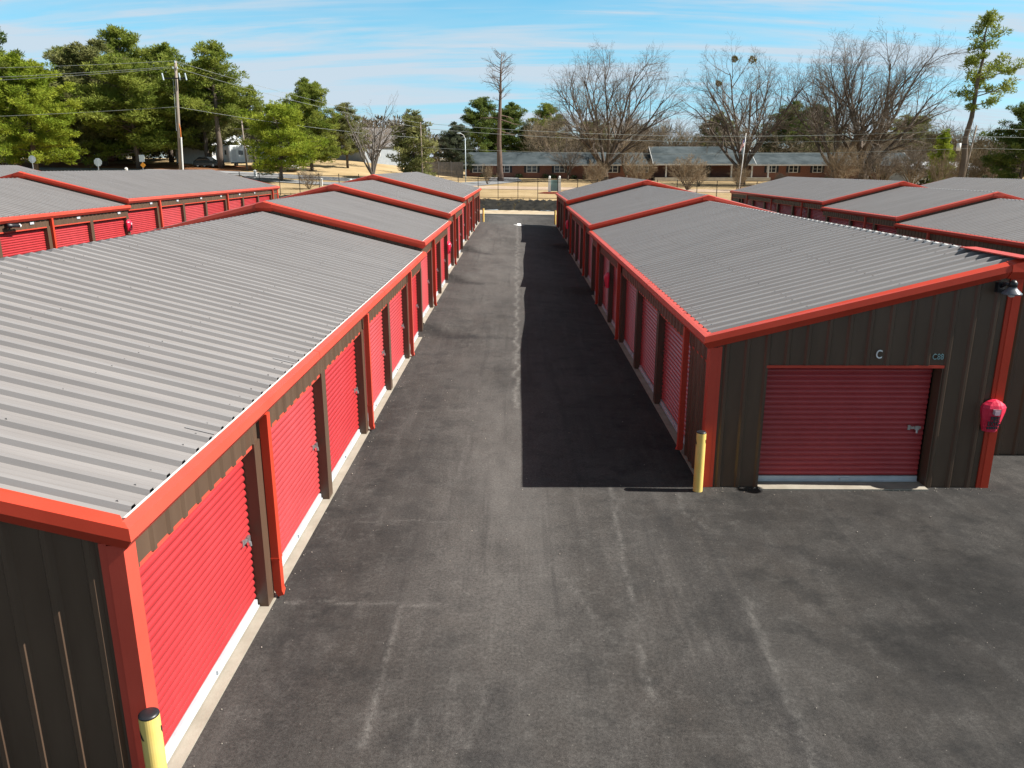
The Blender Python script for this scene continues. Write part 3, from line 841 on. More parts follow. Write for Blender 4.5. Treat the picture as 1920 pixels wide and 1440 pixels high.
# ------------------------------------------------------------------ iron fence on the bank
F = thing('fence', (0, 87.7, fz(0, 87.7)), 'long black iron picket fence along the top of the dark bank', 'fence')
fx = np.arange(-47.3, 62, 2.15)
for a, b in zip(fx, fx[1:]):
    pn = MB(); za, zb = fz(a, 87.7), fz(b, 87.7)
    for hh in (0.18, 1.92, 2.16):
        pn.loft([[(a, 87.68, za + hh), (a, 87.72, za + hh), (a, 87.72, za + hh + 0.04), (a, 87.68, za + hh + 0.04)], [(b, 87.68, zb + hh), (b, 87.72, zb + hh), (b, 87.72, zb + hh + 0.04), (b, 87.68, zb + hh + 0.04)]])
    for k in range(1, 18):
        x = a + (b - a) * k / 18; z = za + (zb - za) * k / 18
        pn.box(x - 0.009, x + 0.009, 87.691, 87.709, z + 0.08, z + 2.24)
    pn.build('picket_panel', 'black_iron', F)
for a in fx:
    z = fz(a, 87.7)
    p_ = MB().box(a - 0.035, a + 0.035, 87.665, 87.735, z - 0.15, z + 2.34)
    p_.loft([[(a - 0.045, 87.655, z + 2.34), (a + 0.045, 87.655, z + 2.34), (a + 0.045, 87.745, z + 2.34), (a - 0.045, 87.745, z + 2.34)], [(a - 0.01, 87.69, z + 2.40), (a + 0.01, 87.69, z + 2.40), (a + 0.01, 87.71, z + 2.40), (a - 0.01, 87.71, z + 2.40)]])
    p_.build('post', 'black_iron', F)
# dry weeds rooted in the bank
mat('weed', (0.16, 0.12, 0.05), (0.26, 0.21, 0.10), 2, 0.9, 0.1)
rnd = random.Random(8)
wd = MB()
for k in range(420):
    x = rnd.uniform(-46, 50); y = rnd.uniform(83.0, 88.4)
    z = fz(x, y); n = rnd.randint(3, 7); h = rnd.uniform(0.15, 0.5) * (1.6 if rnd.random() < 0.15 else 1)
    for j in range(n):
        dx, dy = rnd.uniform(-.25, .25), rnd.uniform(-.25, .25)
        wd.poly([(x - 0.012, y, z), (x + 0.012, y, z), (x + dx, y + dy, z + h * rnd.uniform(0.6, 1))])
tag(wd.build('weeds', 'weed'), 'dry weeds sprouting from the dark bank', 'weeds', kind='stuff')

# ------------------------------------------------------------------ trees
mat('bark', (0.085, 0.066, 0.052), (0.155, 0.125, 0.10), 2.5, 0.95, 0.1, stretch=(1, 1, 0.3))
mat('bark_grey', (0.10, 0.088, 0.076), (0.17, 0.15, 0.13), 2.5, 0.95, 0.1, stretch=(1, 1, 0.3))
mat('twig', (0.135, 0.112, 0.090), (0.225, 0.188, 0.150), 0.35, 0.95, 0.1)
mat('twig_tan', (0.19, 0.145, 0.095), (0.28, 0.215, 0.14), 0.4, 0.95, 0.1)
mat('twig_grey', (0.15, 0.135, 0.125), (0.23, 0.21, 0.195), 0.4, 0.95, 0.1)
mat('pine_bright', (0.160, 0.225, 0.022), (0.320, 0.360, 0.042), 0.45, 0.7, 0.10, trans=0.4, lo=0.38, hi=0.62)
mat('pine_mid', (0.140, 0.190, 0.030), (0.270, 0.300, 0.056), 0.45, 0.7, 0.10, trans=0.4, lo=0.38, hi=0.62)
mat('pine_deep', (0.085, 0.130, 0.030), (0.165, 0.200, 0.048), 0.45, 0.7, 0.10, trans=0.35, lo=0.38, hi=0.62)
mat('pine_olive', (0.145, 0.160, 0.052), (0.250, 0.250, 0.095), 0.45, 0.75, 0.08, trans=0.35, lo=0.38, hi=0.62)
mat('pine_grey', (0.075, 0.095, 0.055), (0.125, 0.140, 0.088), 0.45, 0.75, 0.1, trans=0.25, lo=0.38, hi=0.62)

def foliage_mesh(name, clumps, per, L, wdt, seed, flat=0.65):
    """needle sprays: thin four-cornered blades spread through each clump's volume"""
    rg = np.random.RandomState(seed)
    C_ = np.repeat(np.array([c[:3] for c in clumps]), per, 0)
    r_ = np.repeat(np.array([c[3] for c in clumps]), per)
    n = len(C_)
    d = rg.normal(size=(n, 3)); d /= np.linalg.norm(d, axis=1)[:, None]
    rr = r_ * rg.uniform(0.25, 1.0, n) ** 0.6
    p = C_ + d * rr[:, None] * np.array([1, 1, flat])
    up = d * 0.8 + rg.normal(size=(n, 3)) * 0.45 + np.array([0, 0, 0.45])
    up /= np.linalg.norm(up, axis=1)[:, None]
    sd_ = np.cross(up, rg.normal(size=(n, 3))); sd_ /= np.linalg.norm(sd_, axis=1)[:, None] + 1e-9
    ln = L * rg.uniform(0.6, 1.3, n)[:, None]; ww = wdt * rg.uniform(0.6, 1.3, n)[:, None]
    v = np.stack([p - up * ln * 0.35, p + sd_ * ww * 0.5, p + up * ln * 0.65, p - sd_ * ww * 0.5], 1).reshape(-1, 3)
    me = bpy.data.meshes.new(name)
    me.vertices.add(len(v)); me.vertices.foreach_set('co', v.astype(np.float32).ravel())
    me.loops.add(n * 4); me.loops.foreach_set('vertex_index', np.arange(n * 4, dtype=np.int32))
    me.polygons.add(n); me.polygons.foreach_set('loop_start', np.arange(0, n * 4, 4, dtype=np.int32))
    me.update(calc_edges=True)
    return me
def bent(rnd, p0, d, length, n, wob, lift=0.0):
    p = Vector(p0); d = Vector(d).normalized(); out = [p.copy()]
    for k in range(n):
        d = (d + Vector((rnd.gauss(0, wob), rnd.gauss(0, wob), rnd.gauss(0, wob) + lift))).normalized()
        p = p + d * (length / n); out.append(p.copy())
    return out
def make_pine(seed, H, base, rad, nbr, top=0.55, per=46, lean=0.0, L=0.52, wdt=0.15, side=0.0, clr=(0.5, 0.95), cone=0.0):
    """trunk + limbs mesh and a crown of needle clumps; base = height where the crown starts"""
    rnd = random.Random(seed)
    tr = MB()
    tp = [Vector((0, 0, -0.3))]
    n = 9
    for k in range(1, n + 1):
        t = k / n
        tp.append(Vector((lean * H * t ** 1.2 + rnd.gauss(0, 0.012 * H * t), rnd.gauss(0, 0.012 * H * t), H * t * 0.985)))
    r0 = 0.017 * H + 0.05
    tr.tube(tp, [r0 * (1 - 0.86 * k / n) for k in range(n + 1)], 8)
    at = lambda t: tp[min(int(t * n), n - 1)].lerp(tp[min(int(t * n), n - 1) + 1], t * n - min(int(t * n), n - 1))
    clumps = []
    for b in range(nbr):
        u = (b + rnd.random()) / nbr
        t = base + (0.985 - base) * u
        env = (math.sin(math.pi * (0.20 + 0.76 * u ** (1 / max(top, 0.1) * 0.55))) ** 0.8) * (1 - cone * u)
        a = rnd.uniform(0, 2 * math.pi)
        ln = rad * env * rnd.uniform(0.55, 1.12)
        if side: ln *= 1 + side * math.cos(a)
        el_ = rnd.uniform(-0.12, 0.30) + 0.55 * u * u
        pts = bent(rnd, at(t), (math.cos(a), math.sin(a), el_), ln, 4, 0.13, 0.05)
        rb = max(0.02, 0.014 * ln + 0.012)
        tr.tube(pts, [rb, rb * 0.8, rb * 0.6, rb * 0.4, rb * 0.2], 4, False)
        m = max(2, int(ln * 1.5))
        for j in range(m):
            q = 0.30 + 0.72 * (j + rnd.random()) / m
            i = min(int(q * 4), 3)
            c = pts[i].lerp(pts[i + 1], min(q * 4 - i, 1.2))
            s_ = rnd.uniform(*clr) * (0.75 + 0.35 * env)
            clumps.append((c.x + rnd.gauss(0, 0.25), c.y + rnd.gauss(0, 0.25), c.z + rnd.gauss(0.12, 0.22), s_))
    for k in range(4):
        c = at(0.99); clumps.append((c.x + rnd.gauss(0, .3), c.y + rnd.gauss(0, .3), c.z - 0.3 * k, rnd.uniform(*clr) * 0.8))
    return tr, foliage_mesh('crown', clumps, per, L, wdt, seed)
def grow(rnd, mb, tw, p, d, ln, r, lvl, spec, tips):
    n, kids, ang, shr, lift, wob = spec[lvl]
    pts = bent(rnd, p, d, ln, n, wob, lift)
    rr = [max(r * (1 - 0.78 * k / n), 0.008) for k in range(n + 1)]
    (mb if lvl < 2 else tw).tube(pts, rr, 6 if lvl == 0 else 4 if lvl < 2 else 3, False)
    if lvl + 1 >= len(spec):
        tips.append(pts[-1]); return
    for k in range(kids):
        q = 0.22 + 0.78 * (k + rnd.uniform(0.1, 0.9)) / kids
        i = min(int(q * n), n - 1)
        b = pts[i].lerp(pts[i + 1], q * n - i)
        ax = (pts[i + 1] - pts[i]).normalized()
        pe = ax.orthogonal().normalized(); pe.rotate(Matrix.Rotation(rnd.uniform(0, 2 * math.pi), 3, ax))
        a_ = ang * rnd.uniform(0.6, 1.35)
        nd = ax * math.cos(a_) + pe * math.sin(a_)
        grow(rnd, mb, tw, b, nd, ln * shr * (1.15 - 0.5 * q) * rnd.uniform(0.75, 1.2), max(rr[i] * 0.62, 0.010), lvl + 1, spec, tips)
def make_bare(seed, H, trunk, nl, spread, spec, rt, twr=1.0):
    rnd = random.Random(seed); mb = MB(); tw = MB(); tips = []
    tp = bent(rnd, (0, 0, -0.3), (0, 0, 1), trunk * H, 3, 0.03)
    mb.tube(tp, [rt * 1.25, rt, rt * 0.92, rt * 0.9], 8)
    for k in range(nl):
        a = 2 * math.pi * (k + rnd.uniform(-0.3, 0.3)) / nl
        s_ = spread * math.sqrt((k * 0.618) % 1.0 * 0.95 + 0.05)
        d = (math.sin(s_) * math.cos(a), math.sin(s_) * math.sin(a), math.cos(s_))
        ln = H * (1 - trunk) * (0.52 + 0.42 * math.cos(s_)) * rnd.uniform(0.88, 1.06)
        grow(rnd, mb, tw, tp[-1] - Vector((0, 0, rnd.uniform(0, 0.25) * trunk * H)), d, ln, rt * 0.52, 0, spec, tips)
    return mb, tw, tips
# spec per level: segments, children, angle, length ratio, lift, wobble
SP_BIG = [(7, 9, 0.60, 0.50, 0.035, 0.085), (5, 7, 0.62, 0.52, 0.03, 0.11), (4, 5, 0.62, 0.58, 0.02, 0.13), (3, 2, 0.6, 0.62, 0.0, 0.15), (2, 0, 0, 0, 0, 0.15)]
SP_MED = [(6, 8, 0.60, 0.48, 0.04, 0.09), (4, 7, 0.62, 0.52, 0.03, 0.12), (3, 6, 0.62, 0.55, 0.02, 0.14), (2, 0, 0, 0, 0, 0.15)]
SP_SHRUB = [(5, 7, 0.45, 0.42, 0.03, 0.09), (3, 6, 0.50, 0.55, 0.04, 0.13), (2, 5, 0.5, 0.6, 0.03, 0.15), (2, 0, 0, 0, 0, 0.15)]
SP_SPARSE = [(6, 6, 0.75, 0.42, 0.05, 0.12), (4, 4, 0.7, 0.5, 0.04, 0.16), (3, 3, 0.7, 0.5, 0.03, 0.18), (2, 0, 0, 0, 0, 0.15)]

PROTO = {}
def proto(kind, H, trunk_me, crown_me, tw_mat=None):
    PROTO[kind] = (0.95 * max(v.co.z for v in crown_me.vertices), trunk_me, crown_me)
def pine_proto(kind, *a, **k):
    tr, cr = make_pine(*a, **k)
    cr.materials.append(MATS['pine_mid'])
    proto(kind, a[1], tr.mesh('trunk', 'bark', smooth=True), cr)
def bare_proto(kind, seed, H, *a, bark='bark', tw='twig', **k):
    mb, t_, tips = make_bare(seed, H, *a, **k)
    proto(kind, H, mb.mesh('trunk', bark, smooth=True), t_.mesh('crown', tw))
    return tips
pine_proto('loblolly_full', 11, 17, 0.10, 6.2, 112, 0.62, 84, L=0.44, wdt=0.125)
pine_proto('loblolly_round', 12, 18, 0.20, 5.6, 98, 0.7, 84, L=0.44, wdt=0.125)
pine_proto('loblolly_high', 13, 18, 0.42, 4.6, 66, 0.75, 84, L=0.44, wdt=0.125)
pine_proto('loblolly_wide', 14, 15, 0.14, 6.6, 102, 0.6, 84, L=0.44, wdt=0.125)
pine_proto('pine_small', 15, 10, 0.16, 4.7, 80, 0.6, 90, clr=(0.5, 0.85), L=0.36, wdt=0.10)
pine_proto('cedar', 16, 10, 0.06, 3.3, 95, 0.35, 56, clr=(0.4, 0.75), L=0.4, wdt=0.13, cone=0.45)
pine_proto('tall_lean', 19, 20, 0.48, 3.9, 34, 0.8, 64, lean=0.03, side=0.6, clr=(0.4, 0.8), L=0.40, wdt=0.11)
tips_a = bare_proto('elm_a', 21, 21, 0.12, 9, 0.92, SP_BIG, 0.62)
tips_b = bare_proto('elm_b', 22, 21, 0.16, 8, 0.95, SP_BIG, 0.60)
bare_proto('elm_c', 23, 23, 0.14, 8, 0.92, SP_BIG, 0.60)
bare_proto('bare_med', 24, 13, 0.16, 7, 0.62, SP_MED, 0.30, tw='twig_grey')
bare_proto('bare_thick', 25, 13, 0.10, 12, 0.95, SP_MED, 0.28, tw='twig_tan')
bare_proto('bare_sparse', 26, 12, 0.10, 6, 0.72, SP_SPARSE, 0.34, bark='bark_grey', tw='twig_grey')
bare_proto('vase_a', 27, 6, 0.03, 17, 0.62, SP_SHRUB, 0.12, bark='twig_tan', tw='twig_tan')
bare_proto('vase_b', 28, 6, 0.03, 15, 0.75, SP_SHRUB, 0.12, bark='twig_tan', tw='twig_tan')

def tree(kind, x, y, ztop, label, name='pine_tree', tint=None, wide=1.0, rz=0.0, group=None, cat='tree', hgt=None, base=None, bark=None):
    H, tm, cm = PROTO[kind]
    z = fz(x, y) if base is None else base
    s = (ztop - z) / H
    t = thing(name, (x, y, z), label, cat, group, rz)
    t.scale = (s * wide, s * wide, s)
    a = sub('trunk', tm, t); c = sub('crown', cm, t)
    if tint:
        c.material_slots[0].link = 'OBJECT'; c.material_slots[0].material = MATS[tint]
    if bark:
        a.material_slots[0].link = 'OBJECT'; a.material_slots[0].material = MATS[bark]
    return t
GL = 'pines on the rise at left'
PINES = [
    ('loblolly_round', -84.5, 132, 27.0, 'dark pine cut off by the left edge of the photo, its tip highest there', 'pine_deep', 1.1, 0.3),
    ('loblolly_full', -77.5, 124, 21.6, 'bright bushy pine at the far left, second from the edge', 'pine_mid', 1.45, 1.9),
    ('loblolly_full', -66.5, 112, 19.4, 'nearest yellow green pine at left with low branches behind the round sign', 'pine_bright', 1.30, 4.0),
    ('loblolly_round', -73.5, 138, 23.6, 'pine whose crown tops the gap left of the highest left crown', 'pine_mid', 1.45, 2.6),
    ('loblolly_full', -66.0, 130, 23.6, 'broad olive pine with a forked dark trunk, left of the utility pole', 'pine_olive', 1.45, 0.9),
    ('loblolly_wide', -57.8, 124, 20.6, 'wide mid green pine just left of the utility pole', 'pine_mid', 1.40, 5.1),
    ('loblolly_round', -66.8, 142, 27.2, 'tall pine with an open rounded top, highest of the left cluster', 'pine_mid', 1.05, 3.3),
    ('loblolly_round', -59.5, 140, 24.4, 'pine sloping down to the right behind the utility pole top', 'pine_mid', 1.2, 0.2),
    ('loblolly_wide', -50.5, 134, 20.2, 'dull green pine directly behind the utility pole', 'pine_olive', 1.25, 2.2),
    ('loblolly_high', -45.2, 124, 22.6, 'tall pine with bare straight trunk standing by the white trailer', 'pine_mid', 1.38, 1.2),
    ('loblolly_high', -49.5, 130, 20.6, 'darker pine between the utility pole and the tall bare trunked pine', 'pine_deep', 1.45, 4.4),
    ('loblolly_high', -41.3, 128, 17.0, 'lower pine right of the tall bare trunked pine, one long limb out', 'pine_mid', 1.0, 0.4),
    ('loblolly_full', -86.0, 140, 20.5, 'deep green pine in the back row at the left edge', 'pine_deep', 1.4, 2.1),
    ('loblolly_full', -71.5, 146, 21.5, 'deep green pine in the back row behind the brick cottage', 'pine_deep', 1.5, 3.6),
    ('loblolly_full', -62.5, 147, 21.0, 'deep green pine in the back row behind the octagonal sign', 'pine_deep', 1.5, 5.0),
    ('pine_small', -30.6, 105, 13.0, 'small bright pine with a low limb standing alone by the road', 'pine_bright', 1.22, 0.6),
    ('loblolly_full', -31.4, 124, 17.6, 'rounded pine behind the small bright pine', 'pine_mid', 1.15, 2.9),
    ('loblolly_round', -28.0, 134, 15.0, 'grey green pine right of the rounded pine', 'pine_olive', 1.15, 1.0),
    ('cedar', -15.1, 118, 12.9, 'pointed evergreen beside the thin pole left of the drive', 'pine_olive', 1.45, 0.0),
    ('loblolly_full', -11.3, 150, 12.9, 'dim grey evergreen behind the timber fence', 'pine_grey', 1.2, 3.0),
    ('loblolly_round', -8.0, 186, 19.8, 'dark pine rising behind the left end of the brick house roof', 'pine_deep', 1.25, 0.8),
    ('loblolly_full', -1.5, 190, 19.0, 'dark pine behind the dead trunk', 'pine_deep', 1.3, 2.0),
    ('loblolly_round', 6.5, 188, 18.6, 'dark pine right of the dead trunk behind the house', 'pine_mid', 1.2, 4.0),
    ('loblolly_wide', 17.5, 195, 15.6, 'low green pine behind the great bare tree', 'pine_olive', 1.3, 0.5),
    ('loblolly_full', 46.0, 190, 17.0, 'dim green pine behind the flagpole and its bare tree', 'pine_olive', 1.2, 0.9),
    ('loblolly_full', 59.0, 178, 18.4, 'round dark green pine between the two great bare trees at right', 'pine_deep', 1.45, 1.4),
    ('loblolly_round', 67.5, 186, 18.2, 'dark pine behind the rightmost bare tree', 'pine_deep', 1.3, 2.4),
    ('loblolly_wide', 82.0, 172, 15.4, 'brownish green pine between the bare tree and the tall leaning pine', 'pine_olive', 1.45, 3.4),
    ('cedar', 59.9, 116, 10.2, 'small yellow green evergreen at the foot of the tall leaning pine', 'pine_bright', 0.9, 3.4),
    ('loblolly_wide', 69.0, 112, 13.8, 'dark pine cut off by the right edge of the photo', 'pine_deep', 1.05, 5.4),
]
for k, x, y, zt, lb, ti, wd_, rz in PINES:
    tree(k, x, y, zt, lb, 'pine_tree', ti, wd_, rz, GL if x < -25 else 'pines around the brick house')
tree('tall_lean', 57.0, 105, 22.9, 'tall leaning pine with tufted crown at the right of the sky', 'pine_tree', 'pine_mid', 1.1, 0.0)
BG = 'bare winter trees beyond the field'
tree('elm_a', 15.2, 142, 25.4, 'great round bare tree in front of the brick house roof', 'bare_tree', None, 1.05, 2.0, BG)
tree('elm_b', 36.6, 133, 24.2, 'bare tree with mistletoe balls behind the flagpole', 'bare_tree', None, 0.95, 0.0, BG)
tree('elm_c', 50.5, 131, 24.6, 'left one of the two tallest bare trees right of the flagpole', 'bare_tree', None, 0.9, 0.7, BG)
tree('elm_a', 56.2, 133, 26.2, 'rightmost great bare tree, fanning toward the leaning pine', 'bare_tree', None, 1.0, 2.2, BG)
tree('bare_sparse', -20.0, 112, 14.6, 'grey bare tree with thick broken limbs left of the drive', 'bare_tree', None, 1.0, 1.0, BG)
tree('bare_med', -40.5, 150, 17.0, 'pale bare tree between the tall pine and the small bright pine', 'bare_tree', 'twig_grey', 1.0, 0.3, BG)
tree('bare_med', -25.0, 140, 13.6, 'tangled bare tree in front of the grey house', 'bare_tree', 'twig_tan', 1.1, 2.3, BG)
tree('bare_thick', 8.5, 160, 17.2, 'brown twiggy tree behind the roof left of the great bare tree', 'bare_tree', None, 1.1, 0.8, BG)
tree('bare_thick', 21.5, 165, 17.4, 'brown twiggy tree behind the roof right of the great bare tree', 'bare_tree', None, 1.1, 2.0, BG)
tree('bare_thick', 29.5, 168, 16.8, 'brown twiggy tree at the edge of the sky gap left of the flagpole', 'bare_tree', None, 1.05, 3.1, BG)
tree('bare_med', 19.5, 146, 11.0, 'fine tan bare tree overhanging the left wing roof', 'bare_tree', 'twig_tan', 1.3, 3.3, BG)
tree('bare_med', 9.0, 146.5, 9.5, 'small bare tree touching the left wing roof', 'bare_tree', 'twig', 1.2, 5.2, BG)
tree('bare_med', 62.0, 145, 11.5, 'tan bare tree against the right wing wall', 'bare_tree', 'twig_tan', 1.3, 0.9, BG)
tree('bare_med', 38.5, 190, 14.5, 'pale grey bare tree far behind the porch roof', 'bare_tree', 'twig_grey', 1.3, 4.1, BG)
tree('bare_med', 46.0, 178, 13.5, 'grey bare tree behind the right wing roof', 'bare_tree', 'twig', 1.2, 5.1, BG)
tree('bare_thick', 74.5, 160, 13.8, 'brown thicket tree behind the right end of the house', 'bare_tree', 'twig', 1.2, 0.2, BG)
tree('bare_thick', 87.0, 190, 12.5, 'grey bare tree low on the skyline right of the leaning pine', 'bare_tree', 'twig_grey', 1.4, 1.2, BG)
tree('bare_thick', 98.0, 195, 12.8, 'grey bare tree on the skyline near the right edge', 'bare_tree', 'twig_grey', 1.4, 2.2, BG)
SG = 'bare multi stemmed shrubs'
SHR = [('vase_a', 11.2, 118, 6.3, 'tan bare shrub below the great bare tree', 1.15), ('vase_b', 18.4, 122, 7.0, 'wide tan shrub left of the porch post', 1.25),
       ('vase_a', 24.2, 116, 7.0, 'bushy tan shrub before the porch roof', 1.30), ('vase_b', 31.9, 117, 5.9, 'slim tan shrub at the foot of the flagpole', 0.8),
       ('vase_b', 29.0, 130, 6.0, 'low tan shrub left of the flagpole', 0.9), ('vase_a', 47.5, 120, 8.6, 'tall olive shrub before the right wing', 1.1),
       ('vase_b', 54.0, 122, 8.4, 'dense brown shrub under the tallest bare trees', 1.2), ('vase_a', 60.0, 124, 8.2, 'dense brown shrub left of the leaning pine', 1.2),
       ('vase_b', 55.6, 107, 7.4, 'many stemmed shrub on the dry grass left of the leaning pine', 0.8), ('vase_a', 64.5, 117, 8.0, 'olive shrub right of the leaning pine', 1.25),
       ('vase_b', 71.0, 120, 7.4, 'brown shrub near the right edge', 1.3), ('vase_a', -4.6, 122, 5.8, 'small tan shrub below the lamp pole', 0.8),
       ('vase_b', -24.8, 96, 5.3, 'brown shrub tree behind the fence left of the drive', 1.25), ('vase_a', 40.8, 126, 4.6, 'low rounded brown shrub under the house windows', 1.3)]
for i, (k, x, y, zt, lb, w_) in enumerate(SHR):
    tree(k, x, y, zt, lb, 'bare_shrub', 'twig' if 'brown' in lb else None, w_, i * 1.3, SG, 'shrub')
# mistletoe clumps high in the tree behind the flagpole
mat('mistletoe', (0.17, 0.14, 0.05), (0.28, 0.23, 0.08), 3, 0.8, 0.2)
for x, z, r, lb in ((33.9, 21.6, 0.55, 'left of two mistletoe balls at the top of the bare tree'), (36.7, 21.5, 0.66, 'right of two mistletoe balls at the top of the bare tree'), (31.6, 18.0, 0.5, 'mistletoe ball low on the left limbs of the bare tree')):
    me_ = foliage_mesh('mistletoe', [(0, 0, 0, r)], 260, 0.35, 0.12, int(x), 0.9); me_.materials.append(MATS['mistletoe'])
    ob = bpy.data.objects.new('mistletoe', me_); COL.objects.link(ob); ob.location = (x, 132.5, z)
    tag(ob, lb, 'mistletoe', 'mistletoe balls')
# the dead pine in front of the brick house
def dead_pine():
    rnd = random.Random(5)
    x, y = -3.1, 135
    z = fz(x, y); H = 22.9 - z
    t = thing('dead_pine', (x, y, z), 'lone bare pine with a thick trunk and snapped limbs before the brick house', 'tree')
    mb = MB(); tw = MB(); tips = []
    pts = [Vector((x + dx, y, z + H * q)) for dx, q in ((0.25, -0.02), (0.1, 0.12), (0.0, 0.3), (0.1, 0.5), (0.25, 0.7), (0.3, 0.86), (0.45, 1.0))]
    mb.tube(pts, [0.58, 0.47, 0.38, 0.30, 0.21, 0.13, 0.03], 9)
    for q, a, ln, el_ in ((0.50, 3.3, 3.2, 0.1), (0.49, -0.2, 3.4, -0.12), (0.40, -0.1, 3.0, -0.05), (0.52, 0.3, 2.8, 0.15), (0.30, 3.0, 0.9, -0.1), (0.56, 2.5, 1.5, 0.2)):
        i = min(int(q * 6), 5); b = Vector((x + 0.08, y, z + H * q))
        grow(rnd, mb, tw, b, (math.cos(a), math.sin(a) * 0.4, el_), ln, 0.11, 1, [None, (4, 3, 0.6, 0.4, -0.02, 0.13), (3, 0, 0, 0, 0, 0.15)], tips)
    for k in range(30):
        q = 0.62 + 0.37 * (k + rnd.random()) / 30
        a = rnd.uniform(0, 6.28); ln = (3.7 * math.sin(math.pi * (0.25 + 0.6 * (q - 0.62) / 0.38))) * rnd.uniform(0.5, 1)
        b = Vector((x + 0.2 + 0.2 * (q - 0.6), y, z + H * q))
        grow(rnd, mb, tw, b, (math.cos(a), math.sin(a), 0.55), ln, 0.06, 1, [None, (5, 6, 0.6, 0.42, 0.06, 0.14), (3, 4, 0.6, 0.5, 0.05, 0.15), (2, 0, 0, 0, 0, 0.15)], tips)
    mat('bark_red', (0.115, 0.080, 0.064), (0.19, 0.135, 0.108), 2.5, 0.95, 0.1, stretch=(1, 1, 0.3))
    mb.build('trunk', 'bark_red', t, smooth=True); tw.build('crown', 'twig', t)
dead_pine()
# far-off wood closing the horizon
rnd = random.Random(77)
cl_ = []
for k in range(2600):
    x = rnd.uniform(-190, 210); y = rnd.uniform(205, 260)
    if -22 < x < -2 and rnd.random() < 0.45: continue
    top = 5.0 + 4.5 * (0.5 + 0.5 * math.sin(x * 0.11) * math.sin(x * 0.043 + 1)) + rnd.uniform(-1, 1) + (3.5 if x < -28 else 0)
    cl_.append((x, y, fz(x, y) + rnd.uniform(0.3, top), rnd.uniform(1.2, 2.6)))
me_ = foliage_mesh('far_wood', cl_, 46, 1.3, 0.5, 3, 0.9)
mat('far_wood', (0.085, 0.078, 0.058), (0.135, 0.125, 0.098), 0.06, 0.9, 0.1, lo=0.4, hi=0.6)
me_.materials.append(MATS['far_wood'])
fw = bpy.data.objects.new('far_wood', me_); COL.objects.link(fw)
tag(fw, 'brown grey far wood along the skyline', 'woods', kind='stuff')
cl_ = []
for k in range(900):
    x = rnd.uniform(2, 36) if rnd.random() < 0.5 else rnd.uniform(44, 100)
    y = rnd.uniform(160, 178)
    top = 8.5 + 1.8 * math.sin(x * 0.31) + 1.3 * math.sin(x * 0.83 + 1)
    if 33 < x < 44: top *= 0.6
    cl_.append((x, y, fz(x, y) + top * rnd.random() ** 0.7, rnd.uniform(0.9, 1.9)))
me_ = foliage_mesh('brush', cl_, 42, 2.0, 0.075, 13, 1.0)
mat('brush', (0.125, 0.098, 0.060), (0.195, 0.160, 0.105), 0.15, 0.95, 0.1, lo=0.4, hi=0.6)
me_.materials.append(MATS['brush'])
br_ = bpy.data.objects.new('brush', me_); COL.objects.link(br_)
tag(br_, 'brown leafless brush behind the brick house roof', 'brush', kind='stuff')
cl_ = []
for k in range(420):
    x = rnd.uniform(-110, -44); y = rnd.uniform(146, 165)
    cl_.append((x, y, fz(x, y) + rnd.uniform(0.3, 7.5), rnd.uniform(0.9, 1.8)))
for k in range(160):
    x = rnd.uniform(62, 120); y = rnd.uniform(126, 150)
    cl_.append((x, y, fz(x, y) + rnd.uniform(0.2, 3.6), rnd.uniform(0.7, 1.4)))
me_ = foliage_mesh('undergrowth', cl_, 46, 0.8, 0.28, 9, 0.9)
mat('undergrowth', (0.040, 0.050, 0.022), (0.085, 0.078, 0.045), 0.2, 0.9, 0.1, lo=0.4, hi=0.6)
me_.materials.append(MATS['undergrowth'])
ug = bpy.data.objects.new('undergrowth', me_); COL.objects.link(ug)
tag(ug, 'dark undergrowth behind the pines and along the right side', 'undergrowth', kind='stuff')
# ------------------------------------------------------------------ houses
def brick_mat():
    m = bpy.data.materials.new('brick'); m.use_nodes = True
    t = m.node_tree; b = t.nodes['Principled BSDF']; b.inputs['Roughness'].default_value = 0.9
    co = t.nodes.new('ShaderNodeTexCoord'); mp = t.nodes.new('ShaderNodeMapping')
    mp.inputs['Rotation'].default_value = (math.pi / 2, 0, 0)
    t.links.new(co.outputs['Object'], mp.inputs[0])
    br = t.nodes.new('ShaderNodeTexBrick')
    br.inputs['Color1'].default_value = (0.20, 0.062, 0.034, 1); br.inputs['Color2'].default_value = (0.14, 0.045, 0.028, 1)
    br.inputs['Mortar'].default_value = (0.20, 0.15, 0.12, 1); br.inputs['Scale'].default_value = 1.0
    br.inputs['Brick Width'].default_value = 0.22; br.inputs['Row Height'].default_value = 0.075; br.inputs['Mortar Size'].default_value = 0.008
    t.links.new(mp.outputs[0], br.inputs['Vector']); t.links.new(br.outputs[0], b.inputs['Base Color'])
    MATS['brick'] = m
brick_mat()
mat('shingle', (0.040, 0.053, 0.058), (0.085, 0.103, 0.110), 0.35, 0.95, 0.15, detail=9, stretch=(1, 1, 2.5), lo=0.38, hi=0.64)
mat('white_trim', (0.55, 0.55, 0.54), (0.65, 0.65, 0.63), 3, 0.7, 0.3)
mat('shutter', (0.018, 0.020, 0.026), (0.03, 0.032, 0.04), 3, 0.6, 0.3)
mat('white_siding', (0.55, 0.58, 0.58), (0.66, 0.68, 0.67), 2, 0.7, 0.3)
mat('grey_siding', (0.26, 0.29, 0.31), (0.33, 0.36, 0.38), 2, 0.7, 0.3)
mat('pale_roof', (0.42, 0.44, 0.45), (0.52, 0.54, 0.55), 2, 0.7, 0.3)
mat('timber_grey', (0.12, 0.115, 0.115), (0.20, 0.19, 0.185), 1.5, 0.9, 0.1, stretch=(6, 1, 0.4))
mat('pole_wood', (0.19, 0.155, 0.125), (0.30, 0.255, 0.21), 2, 0.9, 0.1, stretch=(3, 3, 0.3))
